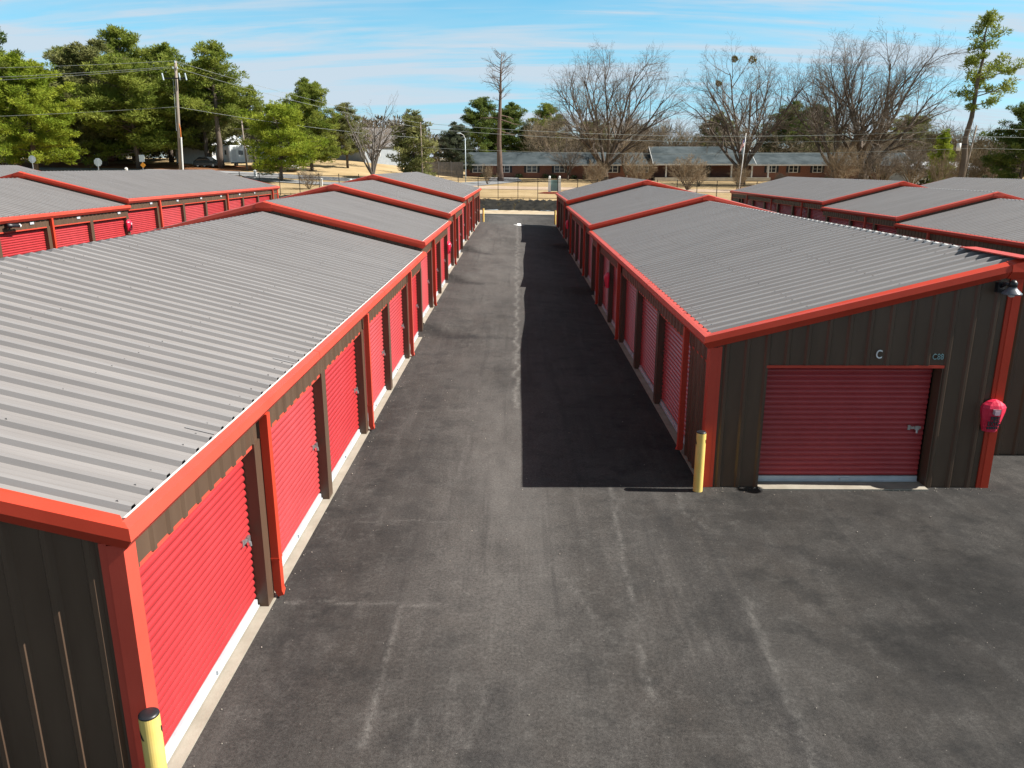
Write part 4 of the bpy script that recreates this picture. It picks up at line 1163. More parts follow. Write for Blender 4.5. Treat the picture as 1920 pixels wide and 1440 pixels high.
mat('wire', (0.22, 0.25, 0.24), (0.30, 0.33, 0.32), 2, 0.4, 0.5)
mat('orange_paint', (0.75, 0.30, 0.02), (0.85, 0.36, 0.03), 3, 0.5, 0.4)
mat('orange_pipe', (0.52, 0.16, 0.04), (0.6, 0.2, 0.05), 3, 0.6, 0.3)
mat('sign_back', (0.42, 0.50, 0.54), (0.5, 0.57, 0.6), 3, 0.4, 0.5)
mat('car_white', (0.62, 0.60, 0.55), (0.68, 0.66, 0.62), 3, 0.25, 0.5)
mat('car_dark', (0.035, 0.045, 0.05), (0.05, 0.06, 0.065), 3, 0.25, 0.5)
mat('tyre', (0.014, 0.014, 0.014), (0.022, 0.022, 0.022), 8, 0.8, 0.2)
mat('flag_red', (0.40, 0.03, 0.04), (0.46, 0.04, 0.05), 5, 0.7, 0.2)
mat('flag_blue', (0.04, 0.05, 0.20), (0.05, 0.07, 0.25), 5, 0.7, 0.2)
mat('evergreen', (0.018, 0.032, 0.012), (0.040, 0.058, 0.022), 3, 0.8, 0.2)

def window(T, x, y, z0, w, h, mode=2, shutters=True):
    """a white framed window on a wall facing -Y"""
    f = MB()
    f.box(x - w / 2, x + w / 2, y - 0.07, y + 0.02, z0, z0 + 0.09); f.box(x - w / 2, x + w / 2, y - 0.07, y + 0.02, z0 + h - 0.09, z0 + h)
    for k in range(mode + 1):
        xx = x - w / 2 + 0.045 + (w - 0.09) * k / mode
        f.box(xx - 0.055, xx + 0.055, y - 0.072, y + 0.02, z0 + 0.09, z0 + h - 0.09)
    f.box(x - w / 2, x + w / 2, y - 0.066, y + 0.02, z0 + h * 0.5 - 0.025, z0 + h * 0.5 + 0.025)
    wf = f.build('window', 'white_trim', T)
    p = MB(); p.quad((x - w / 2, y - 0.035, z0), (x + w / 2, y - 0.035, z0), (x + w / 2, y - 0.035, z0 + h), (x - w / 2, y - 0.035, z0 + h))
    p.build('pane', 'dark_glass', wf)
    if shutters:
        for sx in (-1, 1):
            MB().box(x + sx * (w / 2 + 0.24) - 0.2, x + sx * (w / 2 + 0.24) + 0.2, y - 0.06, y + 0.02, z0 - 0.02, z0 + h + 0.02).build('shutter', 'shutter', T)
def gable(mb, x0, x1, y0, y1, ze, zr, th=0.16):
    """roof slopes facing -Y and +Y with the ridge along X"""
    ym = (y0 + y1) / 2
    for (a, b) in ((y0, ym), (y1, ym)):
        mb.loft([[(x0, a, ze), (x0, b, zr), (x0, b, zr - th), (x0, a, ze - th)], [(x1, a, ze), (x1, b, zr), (x1, b, zr - th), (x1, a, ze - th)]])
def ranch():
    g = 3.36
    y0 = 150.0
    T = thing('brick_house', (30, y0, g), 'long low red brick house with blue grey roof across the field', 'house')
    w = MB()
    for x0, x1, d in ((-9.6, 24.6, 0.0), (43.0, 71.5, 0.2)):
        w.box(x0, x1, y0 + d, y0 + 9, g - 0.5, g + 2.5)
        for xe in (x0, x1):
            w.poly([(xe, y0 + d, g + 2.5), (xe, y0 + 9, g + 2.5), (xe, y0 + 4.5 + d / 2, g + 4.35)])
    w.box(24.6, 43.0, y0 + 2.2, y0 + 9, g - 0.5, g + 2.75)
    w.build('wall', 'brick', T)
    for x0, x1, ya, yb, ze, zr in ((-11.0, 25.6, y0 - 0.7, y0 + 9.7, g + 2.42, g + 4.62), (42.6, 72.5, y0 - 0.5, y0 + 9.7, g + 2.42, g + 4.55), (24.6, 43.2, y0 - 1.6, y0 + 10.4, g + 2.50, g + 5.65)):
        r = MB(); gable(r, x0, x1, ya, yb, ze, zr); ro = r.build('roof', 'shingle', T)
        MB().box(x0, x1, ya - 0.05, ya + 0.04, ze - 0.26, ze - 0.01).build('gutter', 'white_trim', T)
        for xe in (x0 - 0.03, x1 + 0.03):
            b = MB(); ym = (ya + yb) / 2
            for y_ in (ya, yb):
                b.loft([[(xe - 0.04, y_, ze), (xe + 0.04, y_, ze), (xe + 0.04, y_, ze - 0.28), (xe - 0.04, y_, ze - 0.28)], [(xe - 0.04, ym, zr), (xe + 0.04, ym, zr), (xe + 0.04, ym, zr - 0.28), (xe - 0.04, ym, zr - 0.28)]])
            b.build('barge_board', 'white_trim', T)
    for x in (-7.4, -2.5, 2.55, 7.65, 17.4, 23.0): window(T, x, y0, g + 0.95, 1.95, 1.28)
    for x in (46.6, 50.6, 55.0, 65.5): window(T, x, y0 + 0.2, g + 0.95, 1.7, 1.28)
    for x in (27.0, 33.0, 38.9, 42.6, 45.6): MB().box(x - 0.12, x + 0.12, y0 - 1.4, y0 - 1.16, g - 0.2, g + 2.5).build('porch_post', 'white_trim', T)
    MB().box(25, 46, y0 - 1.7, y0 + 2.2, g - 0.5, g + 0.10).build('porch_floor', 'kerb_concrete', T)
    for x in (31.0, 35.4):
        d = MB().box(x - 0.5, x + 0.5, y0 + 2.12, y0 + 2.2, g + 0.1, g + 2.2).build('door', 'shutter', T)
        MB().box(x + 0.36, x + 0.42, y0 + 2.05, y0 + 2.12, g + 1.05, g + 1.15).build('handle', 'steel', d)
    return g
G0 = ranch()
hedge_xs = [(-6.6, 0.55), (-4.6, 0.5), (0.0, 0.8), (4.9, 0.85), (6.2, 0.8), (10.0, 0.7), (12.3, 0.85), (14.5, 1.0), (56.5, 0.8), (59.0, 0.8)]
for i, (x, h) in enumerate(hedge_xs):
    me_ = foliage_mesh('foundation_shrub', [(0, 0, h * 0.5, h * 0.62), (0.5, 0.1, h * 0.45, h * 0.55)], 160, 0.22, 0.10, i, 0.85)
    me_.materials.append(MATS['evergreen'])
    ob = bpy.data.objects.new('foundation_shrub', me_); COL.objects.link(ob); ob.location = (x, 149.2, fz(x, 149.2))
    tag(ob, 'small clipped dark shrub along the brick house wall', 'shrub', 'clipped shrubs along the brick house')

def cottage(x, y, w, d, h, rh, wall, roof, label, wins=(), rz=0.0, name='small_house'):
    z = fz(x, y)
    T = thing(name, (0, 0, 0), label, 'house')
    ORG[T.name] = (0, 0, 0)
    wl_ = MB().box(-w / 2, w / 2, -d / 2, d / 2, -1.0, h)
    for xe in (-w / 2, w / 2): wl_.poly([(xe, -d / 2, h), (xe, d / 2, h), (xe, 0, h + rh * 0.94)])
    wl_.build('wall', wall, T)
    r = MB(); gable(r, -w / 2 - 0.4, w / 2 + 0.4, -d / 2 - 0.4, d / 2 + 0.4, h - 0.05, h + rh, 0.14); r.build('roof', roof, T)
    for wx in wins: window(T, wx, -d / 2, h * 0.36, 1.1, h * 0.45, 2, False)
    T.location = (x, y, z); T.rotation_euler = (0, 0, rz)
    return T
cottage(-52.5, 140, 9, 7, 2.9, 1.9, 'white_siding', 'pale_roof', 'white house half hidden between the left pine trunks', (-2.4, 2.2), R(62))
cottage(-76.5, 143, 11, 7, 2.6, 1.8, 'brick', 'pale_roof', 'small brick house with a pale roof under the far left pines', (-3, 3), R(20))
cottage(-27.5, 158, 12, 9, 3.0, 3.4, 'grey_siding', 'timber_grey', 'grey gabled house behind the tangled bare tree', (-3, 2.6), R(48))
cottage(71, 140, 12, 6, 2.4, 1.2, 'white_siding', 'pale_roof', 'low pale shed behind the leaning pine', (-3, 3), R(8))
def timber_fence():
    T = thing('timber_fence', (-13, 142, fz(-13, 142)), 'grey board privacy fence at the left end of the brick house', 'fence')
    z = fz(-13, 142)
    m = MB()
    k = -16.2
    while k < -9.6:
        m.box(k, k + 0.145, 141.98, 142.02, z - 0.3, z + 2.35 + 0.03 * math.sin(k * 9)); k += 0.155
    m.build('board_panel', 'timber_grey', T)
    for x in (-16.2, -13.9, -11.7, -9.6): MB().box(x - 0.06, x + 0.06, 141.86, 141.98, z - 0.3, z + 2.5).build('post', 'timber_grey', T)
    MB().box(-16.2, -9.6, 141.9, 141.979, z + 0.5, z + 0.6).build('rail', 'timber_grey', T)
timber_fence()

# ------------------------------------------------------------------ poles, wires, flag
def utility_pole():
    x, y = -40.3, 96.0
    z = fz(x, y); top = 17.0
    T = thing('utility_pole', (x, y, z), 'big wooden utility pole with crossarm before the left pines', 'utility pole')
    lean = lambda q: Vector((x + 0.35 + 0.85 * q, y, z + (top - z) * q))
    MB().tube([lean(-0.03), lean(0.5), lean(1.0)], [0.21, 0.185, 0.15], 10).build('pole', 'pole_wood', T, smooth=True)
    a = lean(0.865)
    MB().box(a.x - 1.35, a.x + 1.35, y - 0.22, y - 0.12, a.z - 0.06, a.z + 0.06).build('crossarm', 'black_iron', T)
    for dx in (-1.38, 0.55, 1.25):
        MB().tube([(a.x + dx, y - 0.22, a.z - 0.2), (a.x + dx - 0.10, y - 0.26, a.z + 0.55)], [0.085, 0.085], 8).build('cutout', 'sign_back', T)
    b0, b1 = lean(0.0), lean(0.40)
    MB().tube([b0 + Vector((0.30, -0.1, -0.4)), b1 + Vector((0.26, -0.1, 0))], 0.10, 8).build('conduit', 'white_trim', T)
    MB().tube([b1 + Vector((0.26, -0.1, 0)), b1 + Vector((0.28, -0.1, 0.9)), b1 + Vector((0.18, -0.1, 1.6))], 0.05, 6).build('cable_riser', 'orange_pipe', T)
    MB().tube([lean(0.86) + Vector((-0.3, -0.15, 0)), lean(0.6) + Vector((-0.22, -0.18, 0)), lean(0.45) + Vector((-0.2, -0.18, 0))], 0.025, 5).build('jumper_cable', 'wire', T)
    pn = MB()
    for q, dx in ((0.985, 0.0), (0.94, -0.25), (0.94, 0.25)):
        c = lean(q); pn.tube([(c.x + dx, y - 0.15, c.z), (c.x + dx, y - 0.15, c.z + 0.22)], [0.07, 0.05], 6)
    pn.build('insulator', 'sign_back', T)
    return lean
LEAN = utility_pole()
def simple_pole(x, y, top, r, m, label, extra=None, lean=0.0):
    z = fz(x, y)
    T = thing('pole', (x, y, z), label, 'pole')
    MB().tube([(x, y, z - 0.3), (x + lean, y, top)], [r, r * 0.8], 8).build('shaft', m, T, smooth=True)
    if extra == 'arm':
        MB().box(x - 1.2 + lean, x + 1.2 + lean, y - 0.05, y + 0.05, top - 1.5, top - 1.38).build('crossarm', 'pole_wood', T)
    if extra == 'lamp':
        MB().tube([(x, y, top - 0.1), (x - 0.25, y, top + 0.45), (x - 0.7, y, top + 0.7)], 0.05, 6).build('arm', 'white_trim', T)
        lm = MB(); lm.ellipsoid((x - 0.95, y, top + 0.68), (0.36, 0.16, 0.12)); lm.build('lamp_head', 'sign_back', T, smooth=True)
    if extra == 'can':
        MB().tube([(x - 1.0, y - 0.1, top - 3.0), (x - 1.0, y - 0.1, top - 2.1)], 0.26, 10).build('transformer', 'white_trim', T, smooth=True)
        MB().box(x - 1.05, x + 0.1, y - 0.04, y + 0.04, top - 2.3, top - 2.2).build('bracket', 'black_iron', T)
    return T
simple_pole(-40.6, 122, 12.2, 0.14, 'pole_wood', 'thin far utility pole with a crossarm behind the road', 'arm', -0.25)
simple_pole(-13.6, 116, 11.4, 0.11, 'pole_wood', 'plain thin wooden pole beside the pointed evergreen', None, -0.1)
simple_pole(-8.1, 126, 9.6, 0.075, 'sign_back', 'pale lamp pole before the left end of the brick house', 'lamp')
simple_pole(56.0, 103, 10.3, 0.13, 'pole_wood', 'leaning wooden pole with transformer at the foot of the tall pine', 'can', 0.9)
def flagpole():
    x, y = 31.6, 116.0; z = fz(x, y); top = 9.7
    T = thing('flagpole', (x, y, z), 'white flagpole before the porch of the brick house', 'flagpole')
    MB().tube([(x, y, z - 0.2), (x + 0.40, y, top)], [0.07, 0.045], 8).build('shaft', 'white_paint', T, smooth=True)
    b = MB(); b.ellipsoid((x + 0.40, y, top + 0.08), (0.10, 0.10, 0.10), 8, 6); b.build('ball', 'white_paint', T, smooth=True)
    fl = bpy.data.meshes.new('flag')
    vs = []; fs = []; mi = []
    n, m_ = 8, 13
    for j in range(m_ + 1):
        for i in range(n + 1):
            u, v = i / n, j / m_
            vs.append((x + 0.36 - 0.55 * u - 0.10 * v + 0.05 * math.sin(u * 9 + v * 3), y + 0.10 * math.sin(u * 11 + v * 2), top - 0.45 - 1.05 * v - 0.95 * u * (0.4 + 0.6 * u)))
    for j in range(m_):
        for i in range(n):
            a = j * (n + 1) + i
            fs.append((a, a + 1, a + n + 2, a + n + 1))
            mi.append(2 if (i < 3 and j < 7) else (0 if j % 2 == 0 else 1))
    ox, oy, oz = x, y, z
    fl.from_pydata([(p[0] - ox, p[1] - oy, p[2] - oz) for p in vs], [], fs)
    for q in ('flag_red', 'white_paint', 'flag_blue'): fl.materials.append(MATS[q])
    fl.polygons.foreach_set('material_index', mi)
    ob = bpy.data.objects.new('flag', fl); COL.objects.link(ob); ob.location = (x, y, z)
    tag(ob, 'striped red white and blue flag hanging limp on the white pole', 'flag')
flagpole()
def wire(p0, p1, sag, r, label):
    p0, p1 = Vector(p0), Vector(p1); pts = []
    for k in range(25):
        t = k / 24; p = p0.lerp(p1, t); p.z -= sag * 4 * t * (1 - t); pts.append(p)
    tag(MB().tube(pts, r, 4, False).build('power_line', 'wire', smooth=True), label, 'power line', 'overhead wires')
a = LEAN(0.985); b = LEAN(0.94); c = LEAN(0.62); d = LEAN(0.50)
wire(a + Vector((0, -.15, .2)), (-118, 98, 17.4), 1.0, 0.020, 'topmost wire running left from the utility pole')
wire(b + Vector((-.25, -.15, .2)), (-118, 97, 15.2), 1.0, 0.022, 'upper of two close wires left of the utility pole')
wire(b + Vector((.25, -.15, .1)), (-118, 99, 14.6), 1.0, 0.022, 'lower of two close wires left of the utility pole')
wire(c + Vector((0, -.2, .3)), (-118, 98, 11.0), 0.9, 0.020, 'low single wire left of the utility pole')
wire(a + Vector((0, -.15, .2)), (-13.9, 116, 11.3), 0.5, 0.016, 'topmost wire from the utility pole to the thin pole')
wire(b + Vector((-.25, -.15, .2)), (-13.9, 116, 10.7), 0.5, 0.016, 'middle wire from the utility pole to the thin pole')
wire(c + Vector((0, -.2, .3)), (-13.9, 116, 9.3), 0.4, 0.016, 'low wire from the utility pole toward the thin pole')
wire((-13.9, 116, 11.3), (58.2, 103, 9.9), 1.3, 0.024, 'upper wire across the great bare tree to the leaning pine')
wire((-13.9, 116, 10.6), (57.3, 103, 9.0), 1.2, 0.024, 'second wire across the great bare tree to the leaning pine')
wire((-13.9, 116, 8.0), (57.0, 103, 7.6), 0.8, 0.016, 'lowest faint wire across the brick house')
wire((57.3, 103, 9.9), (110, 96, 11.0), 0.6, 0.024, 'upper wire right of the leaning pine')
wire((57.3, 103, 9.0), (110, 96, 9.6), 0.6, 0.024, 'middle wire right of the leaning pine')
wire((57.0, 103, 7.6), (110, 96, 8.2), 0.6, 0.016, 'lowest wire right of the leaning pine')

# ------------------------------------------------------------------ signs and little posts on the rise
def octa(x, y, zc, r, label, m='sign_back'):
    z = fz(x, y)
    T = thing('road_sign', (x, y, z), label, 'sign')
    MB().box(x - 0.04, x + 0.04, y - 0.04, y + 0.04, z - 0.3, zc + r * 0.8).build('post', 'steel', T)
    ring = lambda yy: [(x + r * math.cos(math.pi / 8 + k * math.pi / 4), yy, zc + r * math.sin(math.pi / 8 + k * math.pi / 4)) for k in range(8)]
    MB().loft([ring(y + 0.05), ring(y + 0.06)]).build('sign_plate', m, T)
octa(-58.8, 98.5, 6.25, 0.46, 'bare back of an octagonal road sign at the far left')
octa(-50.6, 98.0, 5.9, 0.50, 'bare back of an octagonal road sign right of the nearest pine')
x, y = -45.2, 98.0; z = fz(x, y)
T = thing('warning_sign', (x, y, z), 'orange diamond sign under a grey rectangular plate', 'sign')
MB().box(x - 0.035, x + 0.035, y - 0.03, y + 0.03, z - 0.3, 6.6).build('post', 'steel', T)
MB().box(x - 0.32, x + 0.32, y - 0.05, y - 0.035, 5.95, 6.75).build('sign_plate', 'sign_back', T)
dm = lambda yy: [(x + 0.06 - 0.34, yy, 5.56), (x + 0.06, yy, 5.22), (x + 0.06 + 0.34, yy, 5.56), (x + 0.06, yy, 5.90)]
MB().loft([dm(y - 0.06), dm(y - 0.045)]).build('diamond_plate', 'orange_paint', T)
for i, (px, py) in enumerate(((-52.5, 97.5), (-40.5, 108), (-35.6, 110), (-24.5, 101), (-21.0, 102), (-19.4, 104), (-54.0, 112))):
    zt = fz(px, py)
    pb = MB().box(px - 0.14, px + 0.14, py - 0.14, py + 0.14, zt - 0.3, zt + 0.85)
    pb.loft([[(px - 0.18, py - 0.18, zt + 0.85), (px + 0.18, py - 0.18, zt + 0.85), (px + 0.18, py + 0.18, zt + 0.85), (px - 0.18, py + 0.18, zt + 0.85)], [(px - 0.03, py - 0.03, zt + 0.98), (px + 0.03, py - 0.03, zt + 0.98), (px + 0.03, py + 0.03, zt + 0.98), (px - 0.03, py + 0.03, zt + 0.98)]])
    tag(pb.build('marker_post', 'white_paint', origin=(px, py, zt)), 'short square white post beside the road at left', 'post', 'white posts along the road')
x, y = 4.55, 101.0; z = fz(x, y)
T = thing('entrance_sign', (x, y, z), 'green panel sign between two white posts in red mulch behind the fence', 'sign')
for dx in (-0.62, 0.62):
    p_ = MB().box(x + dx - 0.16, x + dx + 0.16, y - 0.16, y + 0.16, z - 0.2, z + 1.9); p_.ellipsoid((x + dx, y, z + 2.0), (0.13, 0.13, 0.16), 8, 6); p_.build('post', 'white_paint', T)
MB().box(x - 0.46, x + 0.46, y - 0.05, y + 0.05, z + 0.3, z + 1.65).build('sign_panel', 'teal_paint', T)
mm = MB(); mm.ellipsoid((x - 0.3, y - 0.2, z - 0.05), (2.0, 0.9, 0.3), 16, 6)
structure(mm.build('mulch_bed', 'red_mulch'), 'low bed of red mulch round the entrance sign')

# ------------------------------------------------------------------ vehicles on the left rise
def wheel(T, x, y, z, r, w):
    wm = MB().tube([(x - w / 2, y, z), (x + w / 2, y, z)], r, 14).build('wheel', 'tyre', T)
    MB().tube([(x - w / 2 - 0.012, y, z), (x + w / 2 + 0.012, y, z)], r * 0.58, 10).build('rim', 'steel', wm)
def car(x, y, rz, m, label):
    """built facing -Y at the origin, then turned"""
    T = thing('parked_car', (0, 0, 0), label, 'car'); ORG[T.name] = (0, 0, 0)
    sec = lambda yy, w, zb, zt: [(-w, yy, zb), (w, yy, zb), (w * 1.02, yy, (zb + zt) / 2), (w * 0.94, yy, zt), (-w * 0.94, yy, zt), (-w * 1.02, yy, (zb + zt) / 2)]
    MB().loft([sec(-2.3, 0.74, 0.40, 0.78), sec(-2.1, 0.86, 0.30, 0.92), sec(-0.9, 0.90, 0.28, 1.02), sec(1.7, 0.90, 0.28, 1.05), sec(2.25, 0.82, 0.36, 0.98)]).build('body', m, T, smooth=False)
    MB().loft([sec(-0.95, 0.80, 1.0, 1.03), sec(-0.25, 0.70, 1.0, 1.52), sec(1.3, 0.70, 1.0, 1.54), sec(2.05, 0.76, 1.0, 1.05)]).build('cabin', 'dark_glass', T)
    MB().loft([sec(-0.22, 0.66, 1.50, 1.56), sec(1.3, 0.66, 1.52, 1.58)]).build('roof_panel', m, T)
    for sx in (-0.78, 0.78):
        for yy in (-1.45, 1.4): wheel(T, sx, yy, 0.33, 0.33, 0.22)
    for sx in (-0.58, 0.58): MB().box(sx - 0.17, sx + 0.17, -2.29, -2.16, 0.62, 0.76).build('headlight', 'lamp_glass', T)
    MB().box(-0.72, 0.72, -2.34, -2.2, 0.36, 0.50).build('bumper', 'black_plastic', T)
    T.location = (x, y, fz(x, y) + 0.05); T.rotation_euler = (0, 0, rz)
car(-33.6, 121.5, R(14), 'car_white', 'pale car facing the camera on the road behind the small bright pine')
car(-47.8, 126.0, R(72), 'car_dark', 'dark car parked side on between the left pine trunks')
def trailer(x, y, rz, label, L_=7.5):
    T = thing('travel_trailer', (0, 0, 0), label, 'trailer'); ORG[T.name] = (0, 0, 0)
    prof_ = [(-1.2, 0.6), (1.2, 0.6), (1.25, 1.2), (1.25, 2.9), (1.05, 3.15), (-1.05, 3.15), (-1.25, 2.9), (-1.25, 1.2)]
    f = lambda yy, s: [(px * s, yy, 0.6 + (pz - 0.6) * s) for px, pz in prof_]
    MB().loft([f(-L_ / 2, 0.93), f(-L_ / 2 + 0.25, 1.0), f(L_ / 2 - 0.8, 1.0), f(L_ / 2, 0.8)]).build('body', 'white_siding', T)
    for sx in (-1.262, 1.262):
        for yy in (-2.2, 0.2, 2.2): MB().box(sx - 0.01, sx + 0.01, yy - 0.45, yy + 0.45, 1.8, 2.45).build('window', 'dark_glass', T)
        for yy in (0.5, 1.4): wheel(T, sx * 0.86, yy, 0.36, 0.36, 0.22)
    MB().box(0.1, 0.8, -L_ / 2 - 0.01, -L_ / 2 + 0.05, 1.75, 2.4).build('rear_window', 'dark_glass', T)
    MB().box(-0.9, -0.25, -L_ / 2 - 0.01, -L_ / 2 + 0.05, 0.8, 2.5).build('door', 'pale_roof', T)
    MB().box(-1.1, 1.1, -L_ / 2 - 0.08, -L_ / 2 + 0.05, 0.5, 0.66).build('bumper', 'black_plastic', T)
    T.location = (x, y, fz(x, y)); T.rotation_euler = (0, 0, rz)
trailer(-45.3, 128.5, R(35), 'larger white travel trailer seen from behind under the pines', 8.5)
trailer(-40.2, 130.0, R(60), 'smaller white travel trailer with dark windows right of the larger one', 7.0)

# ------------------------------------------------------------------ bollards
def bollard(x, y, z, label, rz):
    T = thing('bollard', (x, y, z), label, 'bollard', 'yellow corner bollards', rz)
    o0 = (x, y, z)
    ORG[T.name] = (0, 0, 0)
    n = 28
    b = MB().tube([(0, 0, -0.1), (0, 0, 1.065)], 0.082, n)
    b.build('sleeve', 'yellow_paint', T, smooth=False)
    cp = MB(); ring = lambda r, zz: [(r * math.cos(2 * math.pi * k / n), r * math.sin(2 * math.pi * k / n), zz) for k in range(n)]
    cp.loft([ring(0.083, 1.060), ring(0.081, 1.072), ring(0.065, 1.084), ring(0.02, 1.088)]); cp.build('cap', 'black_plastic', T, smooth=True)
    for c_ in (-0.30, 2.35):          # black swoosh of the printed band
        mk = MB()
        for k in range(10):
            t0, t1 = k / 10, (k + 1) / 10
            for (ta, tb) in ((t0, t1),):
                a0, a1 = c_ - 0.75 + 0.75 * ta, c_ - 0.75 + 0.75 * tb
                up0, up1 = 0.955 - 0.09 * ta ** 1.6, 0.955 - 0.09 * tb ** 1.6
                lo0, lo1 = 0.955 - 0.045 - 0.045 * ta - 0.02 * math.sin(math.pi * ta), 0.955 - 0.045 - 0.045 * tb - 0.02 * math.sin(math.pi * tb)
                r = 0.0845
                f = lambda a, zz: (r * math.sin(a), -r * math.cos(a), zz)
                mk.quad(f(a0, lo0), f(a1, lo1), f(a1, up1), f(a0, up0))
        mk.build('printed_band', 'black_plastic', T)
    return T
bollard(-3.035, 5.50, 0.0, 'nearest yellow bollard at the corner of the left building', 0.0)
bollard(3.125, 12.67, 0.0, 'yellow bollard at the corner of the building marked C', -0.75)
bollard(-2.87, 66.75, 1.0, 'far yellow bollard at the left end of the drive', 0.0)
bollard(3.10, 66.75, 0.84, 'far yellow bollard at the right end of the drive', 0.0)

# ------------------------------------------------------------------ extinguisher covers
def letters(txt, size, parent, m, loc, rot, ext=0.002, sx=1.0, name='lettering', bold=0.0):
    cu = bpy.data.curves.new(name, 'FONT')
    cu.body = txt; cu.size = size; cu.extrude = ext; cu.align_x = 'CENTER'; cu.align_y = 'CENTER'; cu.offset = bold
    ob = bpy.data.objects.new(name, cu)
    COL.objects.link(ob)
    dg = bpy.context.evaluated_depsgraph_get()
    me_ = bpy.data.meshes.new_from_object(ob.evaluated_get(dg))
    bpy.data.objects.remove(ob)
    bpy.data.curves.remove(cu)
    for v in me_.vertices: v.co.x *= sx
    me_.materials.clear(); me_.materials.append(MATS[m])
    o = bpy.data.objects.new(name, me_); COL.objects.link(o)
    o.parent = parent; o.location = loc; o.rotation_euler = rot
    return o
def ext_cover(x, y, z, rz, label):
    """red vinyl bag over a wall extinguisher; built facing -Y, hung with its back at y = 0"""
    T = thing('extinguisher_cover', (x, y, z), label, 'extinguisher cover', 'red fire extinguisher covers', rz)
    ORG[T.name] = (0, 0, 0)
    rnd = random.Random(int(abs(x * 10 + y)))
    b = MB()
    rows = ((0.0, 0.125, 0.105), (0.10, 0.150, 0.135), (0.22, 0.172, 0.155), (0.34, 0.198, 0.165), (0.42, 0.205, 0.165), (0.47, 0.175, 0.140), (0.52, 0.11, 0.10), (0.555, 0.035, 0.05))
    rings = []
    shape = ((-1, 0.0), (-0.99, -0.35), (-0.62, -0.80), (0.10, -1.0), (0.38, -0.92), (0.86, -0.45), (1, -0.30), (1, 0.0))
    for zz, hw_, dp in rows:
        rings.append([(px * hw_ + rnd.uniform(-.005, .005), py * dp + (rnd.uniform(-.012, .004) if py < -0.3 else 0), zz) for px, py in shape])
    b.loft(rings); b.build('bag', 'red_vinyl', T)
    MB().box(-0.075, 0.055, -0.172, -0.15, 0.335, 0.415).build('window_flap', 'grey_vinyl', T)
    MB().box(-0.045, 0.035, -0.178, -0.15, 0.315, 0.395).build('tag_pocket', 'pale_vinyl', T)
    tl = lambda zz: (-0.006, -0.158 - 0.0, zz)
    letters('FIRE', 0.104, T, 'black_plastic', (-0.028, -0.174, 0.252), (math.pi / 2 - 0.06, 0, 0), 0.006, 0.80, bold=0.003)
    letters('EXTG', 0.104, T, 'black_plastic', (-0.030, -0.162, 0.162), (math.pi / 2 - 0.12, 0, 0), 0.008, 0.80, bold=0.003)
    letters('INSPECT', 0.056, T, 'black_plastic', (-0.034, -0.147, 0.085), (math.pi / 2 - 0.2, 0, 0), 0.009, 0.9, bold=0.002)
    return T
ext_cover(8.055, 12.81, 1.07, 0.0, 'bright red cover reading FIRE EXTG on the red post right of the C door')
ext_cover(-3.165, 35.81, 1.62, math.pi / 2, 'pink red extinguisher cover on a sunlit post of the left building')
ext_cover(3.235, 27.96, 1.25, -math.pi / 2, 'shaded red extinguisher cover nearest on the right side of the drive')
ext_cover(3.235, 51.42, 1.55, -math.pi / 2, 'small far red extinguisher cover on the right side of the drive')
ext_cover(-19.1, 39.1, 2.35, math.pi / 2, 'red extinguisher cover on the sunlit building beyond the left roofs')

# ------------------------------------------------------------------ lettering on the end wall, lamp, camera, arrow
letters('C', 0.205, BR, 'white_paint', (6.030 - ORG[BR.name][0], 12.815 - ORG[BR.name][1], 2.39), (math.pi / 2, 0, 0), 0.004, 0.78, bold=0.002)
letters('C88', 0.138, BR, 'teal_paint', (7.015 - ORG[BR.name][0], 12.815 - ORG[BR.name][1], 2.352), (math.pi / 2, 0, 0), 0.004, 0.82)
T = thing('wall_lamp', (7.93, 12.83, 3.5), 'black and grey barn style wall lamp below the roof peak of the C building', 'lamp')
ORG[T.name] = (0, 0, 0)
MB().box(-0.14, -0.02, -0.06, 0.03, -0.06, 0.10).build('wall_box', 'black_plastic', T)
MB().tube([(-0.08, -0.03, 0.03), (-0.08, -0.16, 0.10), (-0.03, -0.24, 0.10)], 0.03, 8).build('arm', 'black_plastic', T, smooth=True)
n = 20
rg_ = lambda r, zz: [(-0.02 + r * math.cos(2 * math.pi * k / n), -0.25 + r * math.sin(2 * math.pi * k / n), zz) for k in range(n)]
s_ = MB(); s_.loft([rg_(0.055, 0.13), rg_(0.06, 0.05), rg_(0.085, 0.02), rg_(0.145, -0.035), rg_(0.155, -0.055), rg_(0.14, -0.056)], caps=False); s_.build('shade', 'lamp_grey', T, smooth=True)
s_ = MB(); s_.loft([rg_(0.03, 0.17), rg_(0.062, 0.13), rg_(0.063, 0.06)]); s_.build('housing', 'black_plastic', T, smooth=True)
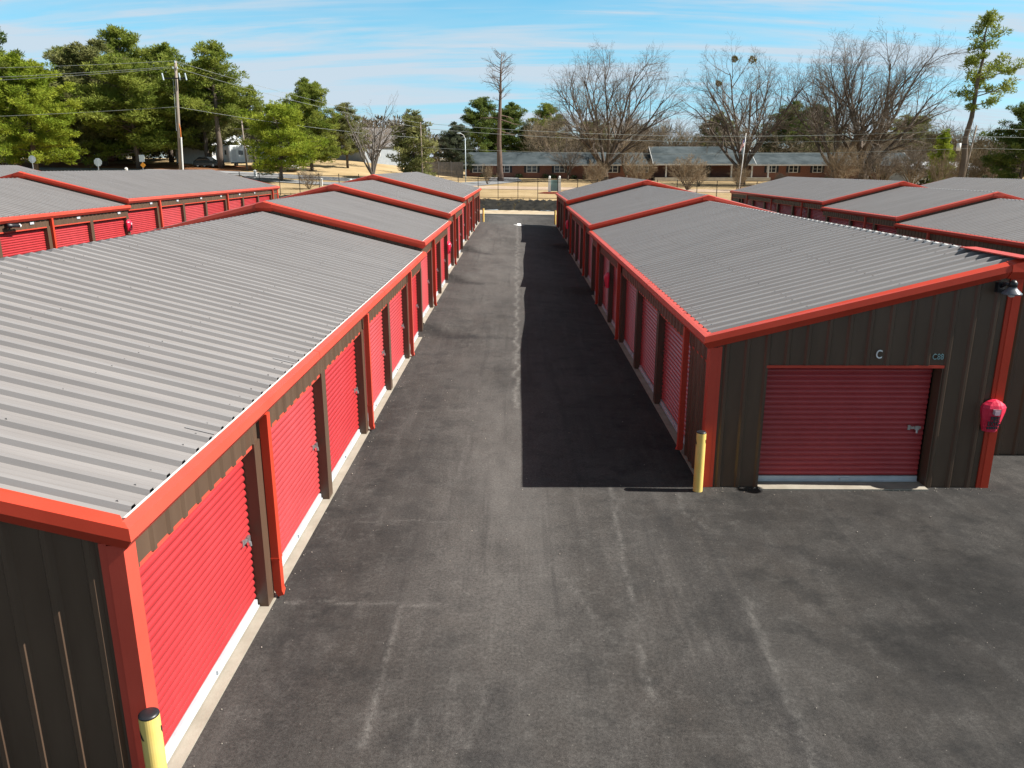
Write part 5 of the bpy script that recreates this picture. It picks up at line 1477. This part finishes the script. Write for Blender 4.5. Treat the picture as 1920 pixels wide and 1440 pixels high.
s_ = MB(); s_.ellipsoid((-0.02, -0.25, -0.055), (0.06, 0.06, 0.055), 12, 8); s_.build('bulb', 'lamp_glass', T, smooth=True)
T = thing('security_camera', (-18.94, 29.7, 3.28), 'small black and white security camera under the sunlit eave at far left', 'camera')
ORG[T.name] = (0, 0, 0)
MB().box(-0.14, 0.0, -0.10, 0.10, -0.10, 0.10).build('bracket', 'black_plastic', T)
MB().tube([(0.04, -0.20, 0.02), (0.06, 0.42, -0.03)], 0.075, 10).build('housing', 'black_plastic', T, smooth=True)
s_ = MB(); s_.ellipsoid((0.05, 0.46, -0.03), (0.08, 0.10, 0.08), 10, 6); s_.build('lens', 'white_paint', T, smooth=True)
ar = MB()
def az_(x, y): return float(asphalt_z(x, y)) + 0.018
AO = (0.10, 64.6)
for pts in ([(-0.16, 1.0), (0.16, 1.0), (0.16, 2.6), (-0.16, 2.6)], [(-0.50, 1.05), (0.0, -0.15), (0.50, 1.05)]):
    ar.poly([(AO[0] + px, AO[1] + py, az_(AO[0] + px, AO[1] + py)) for px, py in pts])
structure(ar.build('road_arrow', 'white_paint'), 'white painted arrow on the asphalt at the far end of the drive')
# pale grit swept against the building edges
rnd = random.Random(31); gm = MB()
for k in range(300):
    side = rnd.random()
    if side < 0.4: x, y = -3.10 + abs(rnd.gauss(0, 0.10)), rnd.uniform(5.5, 40)
    elif side < 0.6: x, y = rnd.uniform(3.2, 8.2), 12.80 - abs(rnd.gauss(0, 0.12))
    else: x, y = rnd.uniform(-3, 9), rnd.uniform(5, 20)
    if 3.2 < x and y > 12.8: continue
    r = rnd.uniform(0.003, 0.009) * (1.7 if rnd.random() < 0.05 else 1); z = float(asphalt_z(x, y)) + 0.014
    gm.loft([[(x + r * math.cos(q) * rnd.uniform(.7, 1.2), y + r * math.sin(q), z - 0.004) for q in (0, 1.6, 3.1, 4.7)], [(x + 0.5 * r * math.cos(q), y + 0.5 * r * math.sin(q), z + r * 0.7) for q in (0, 1.6, 3.1, 4.7)]])
tag(gm.build('grit', 'debris'), 'scattered pale grit on the asphalt', 'grit', kind='stuff')
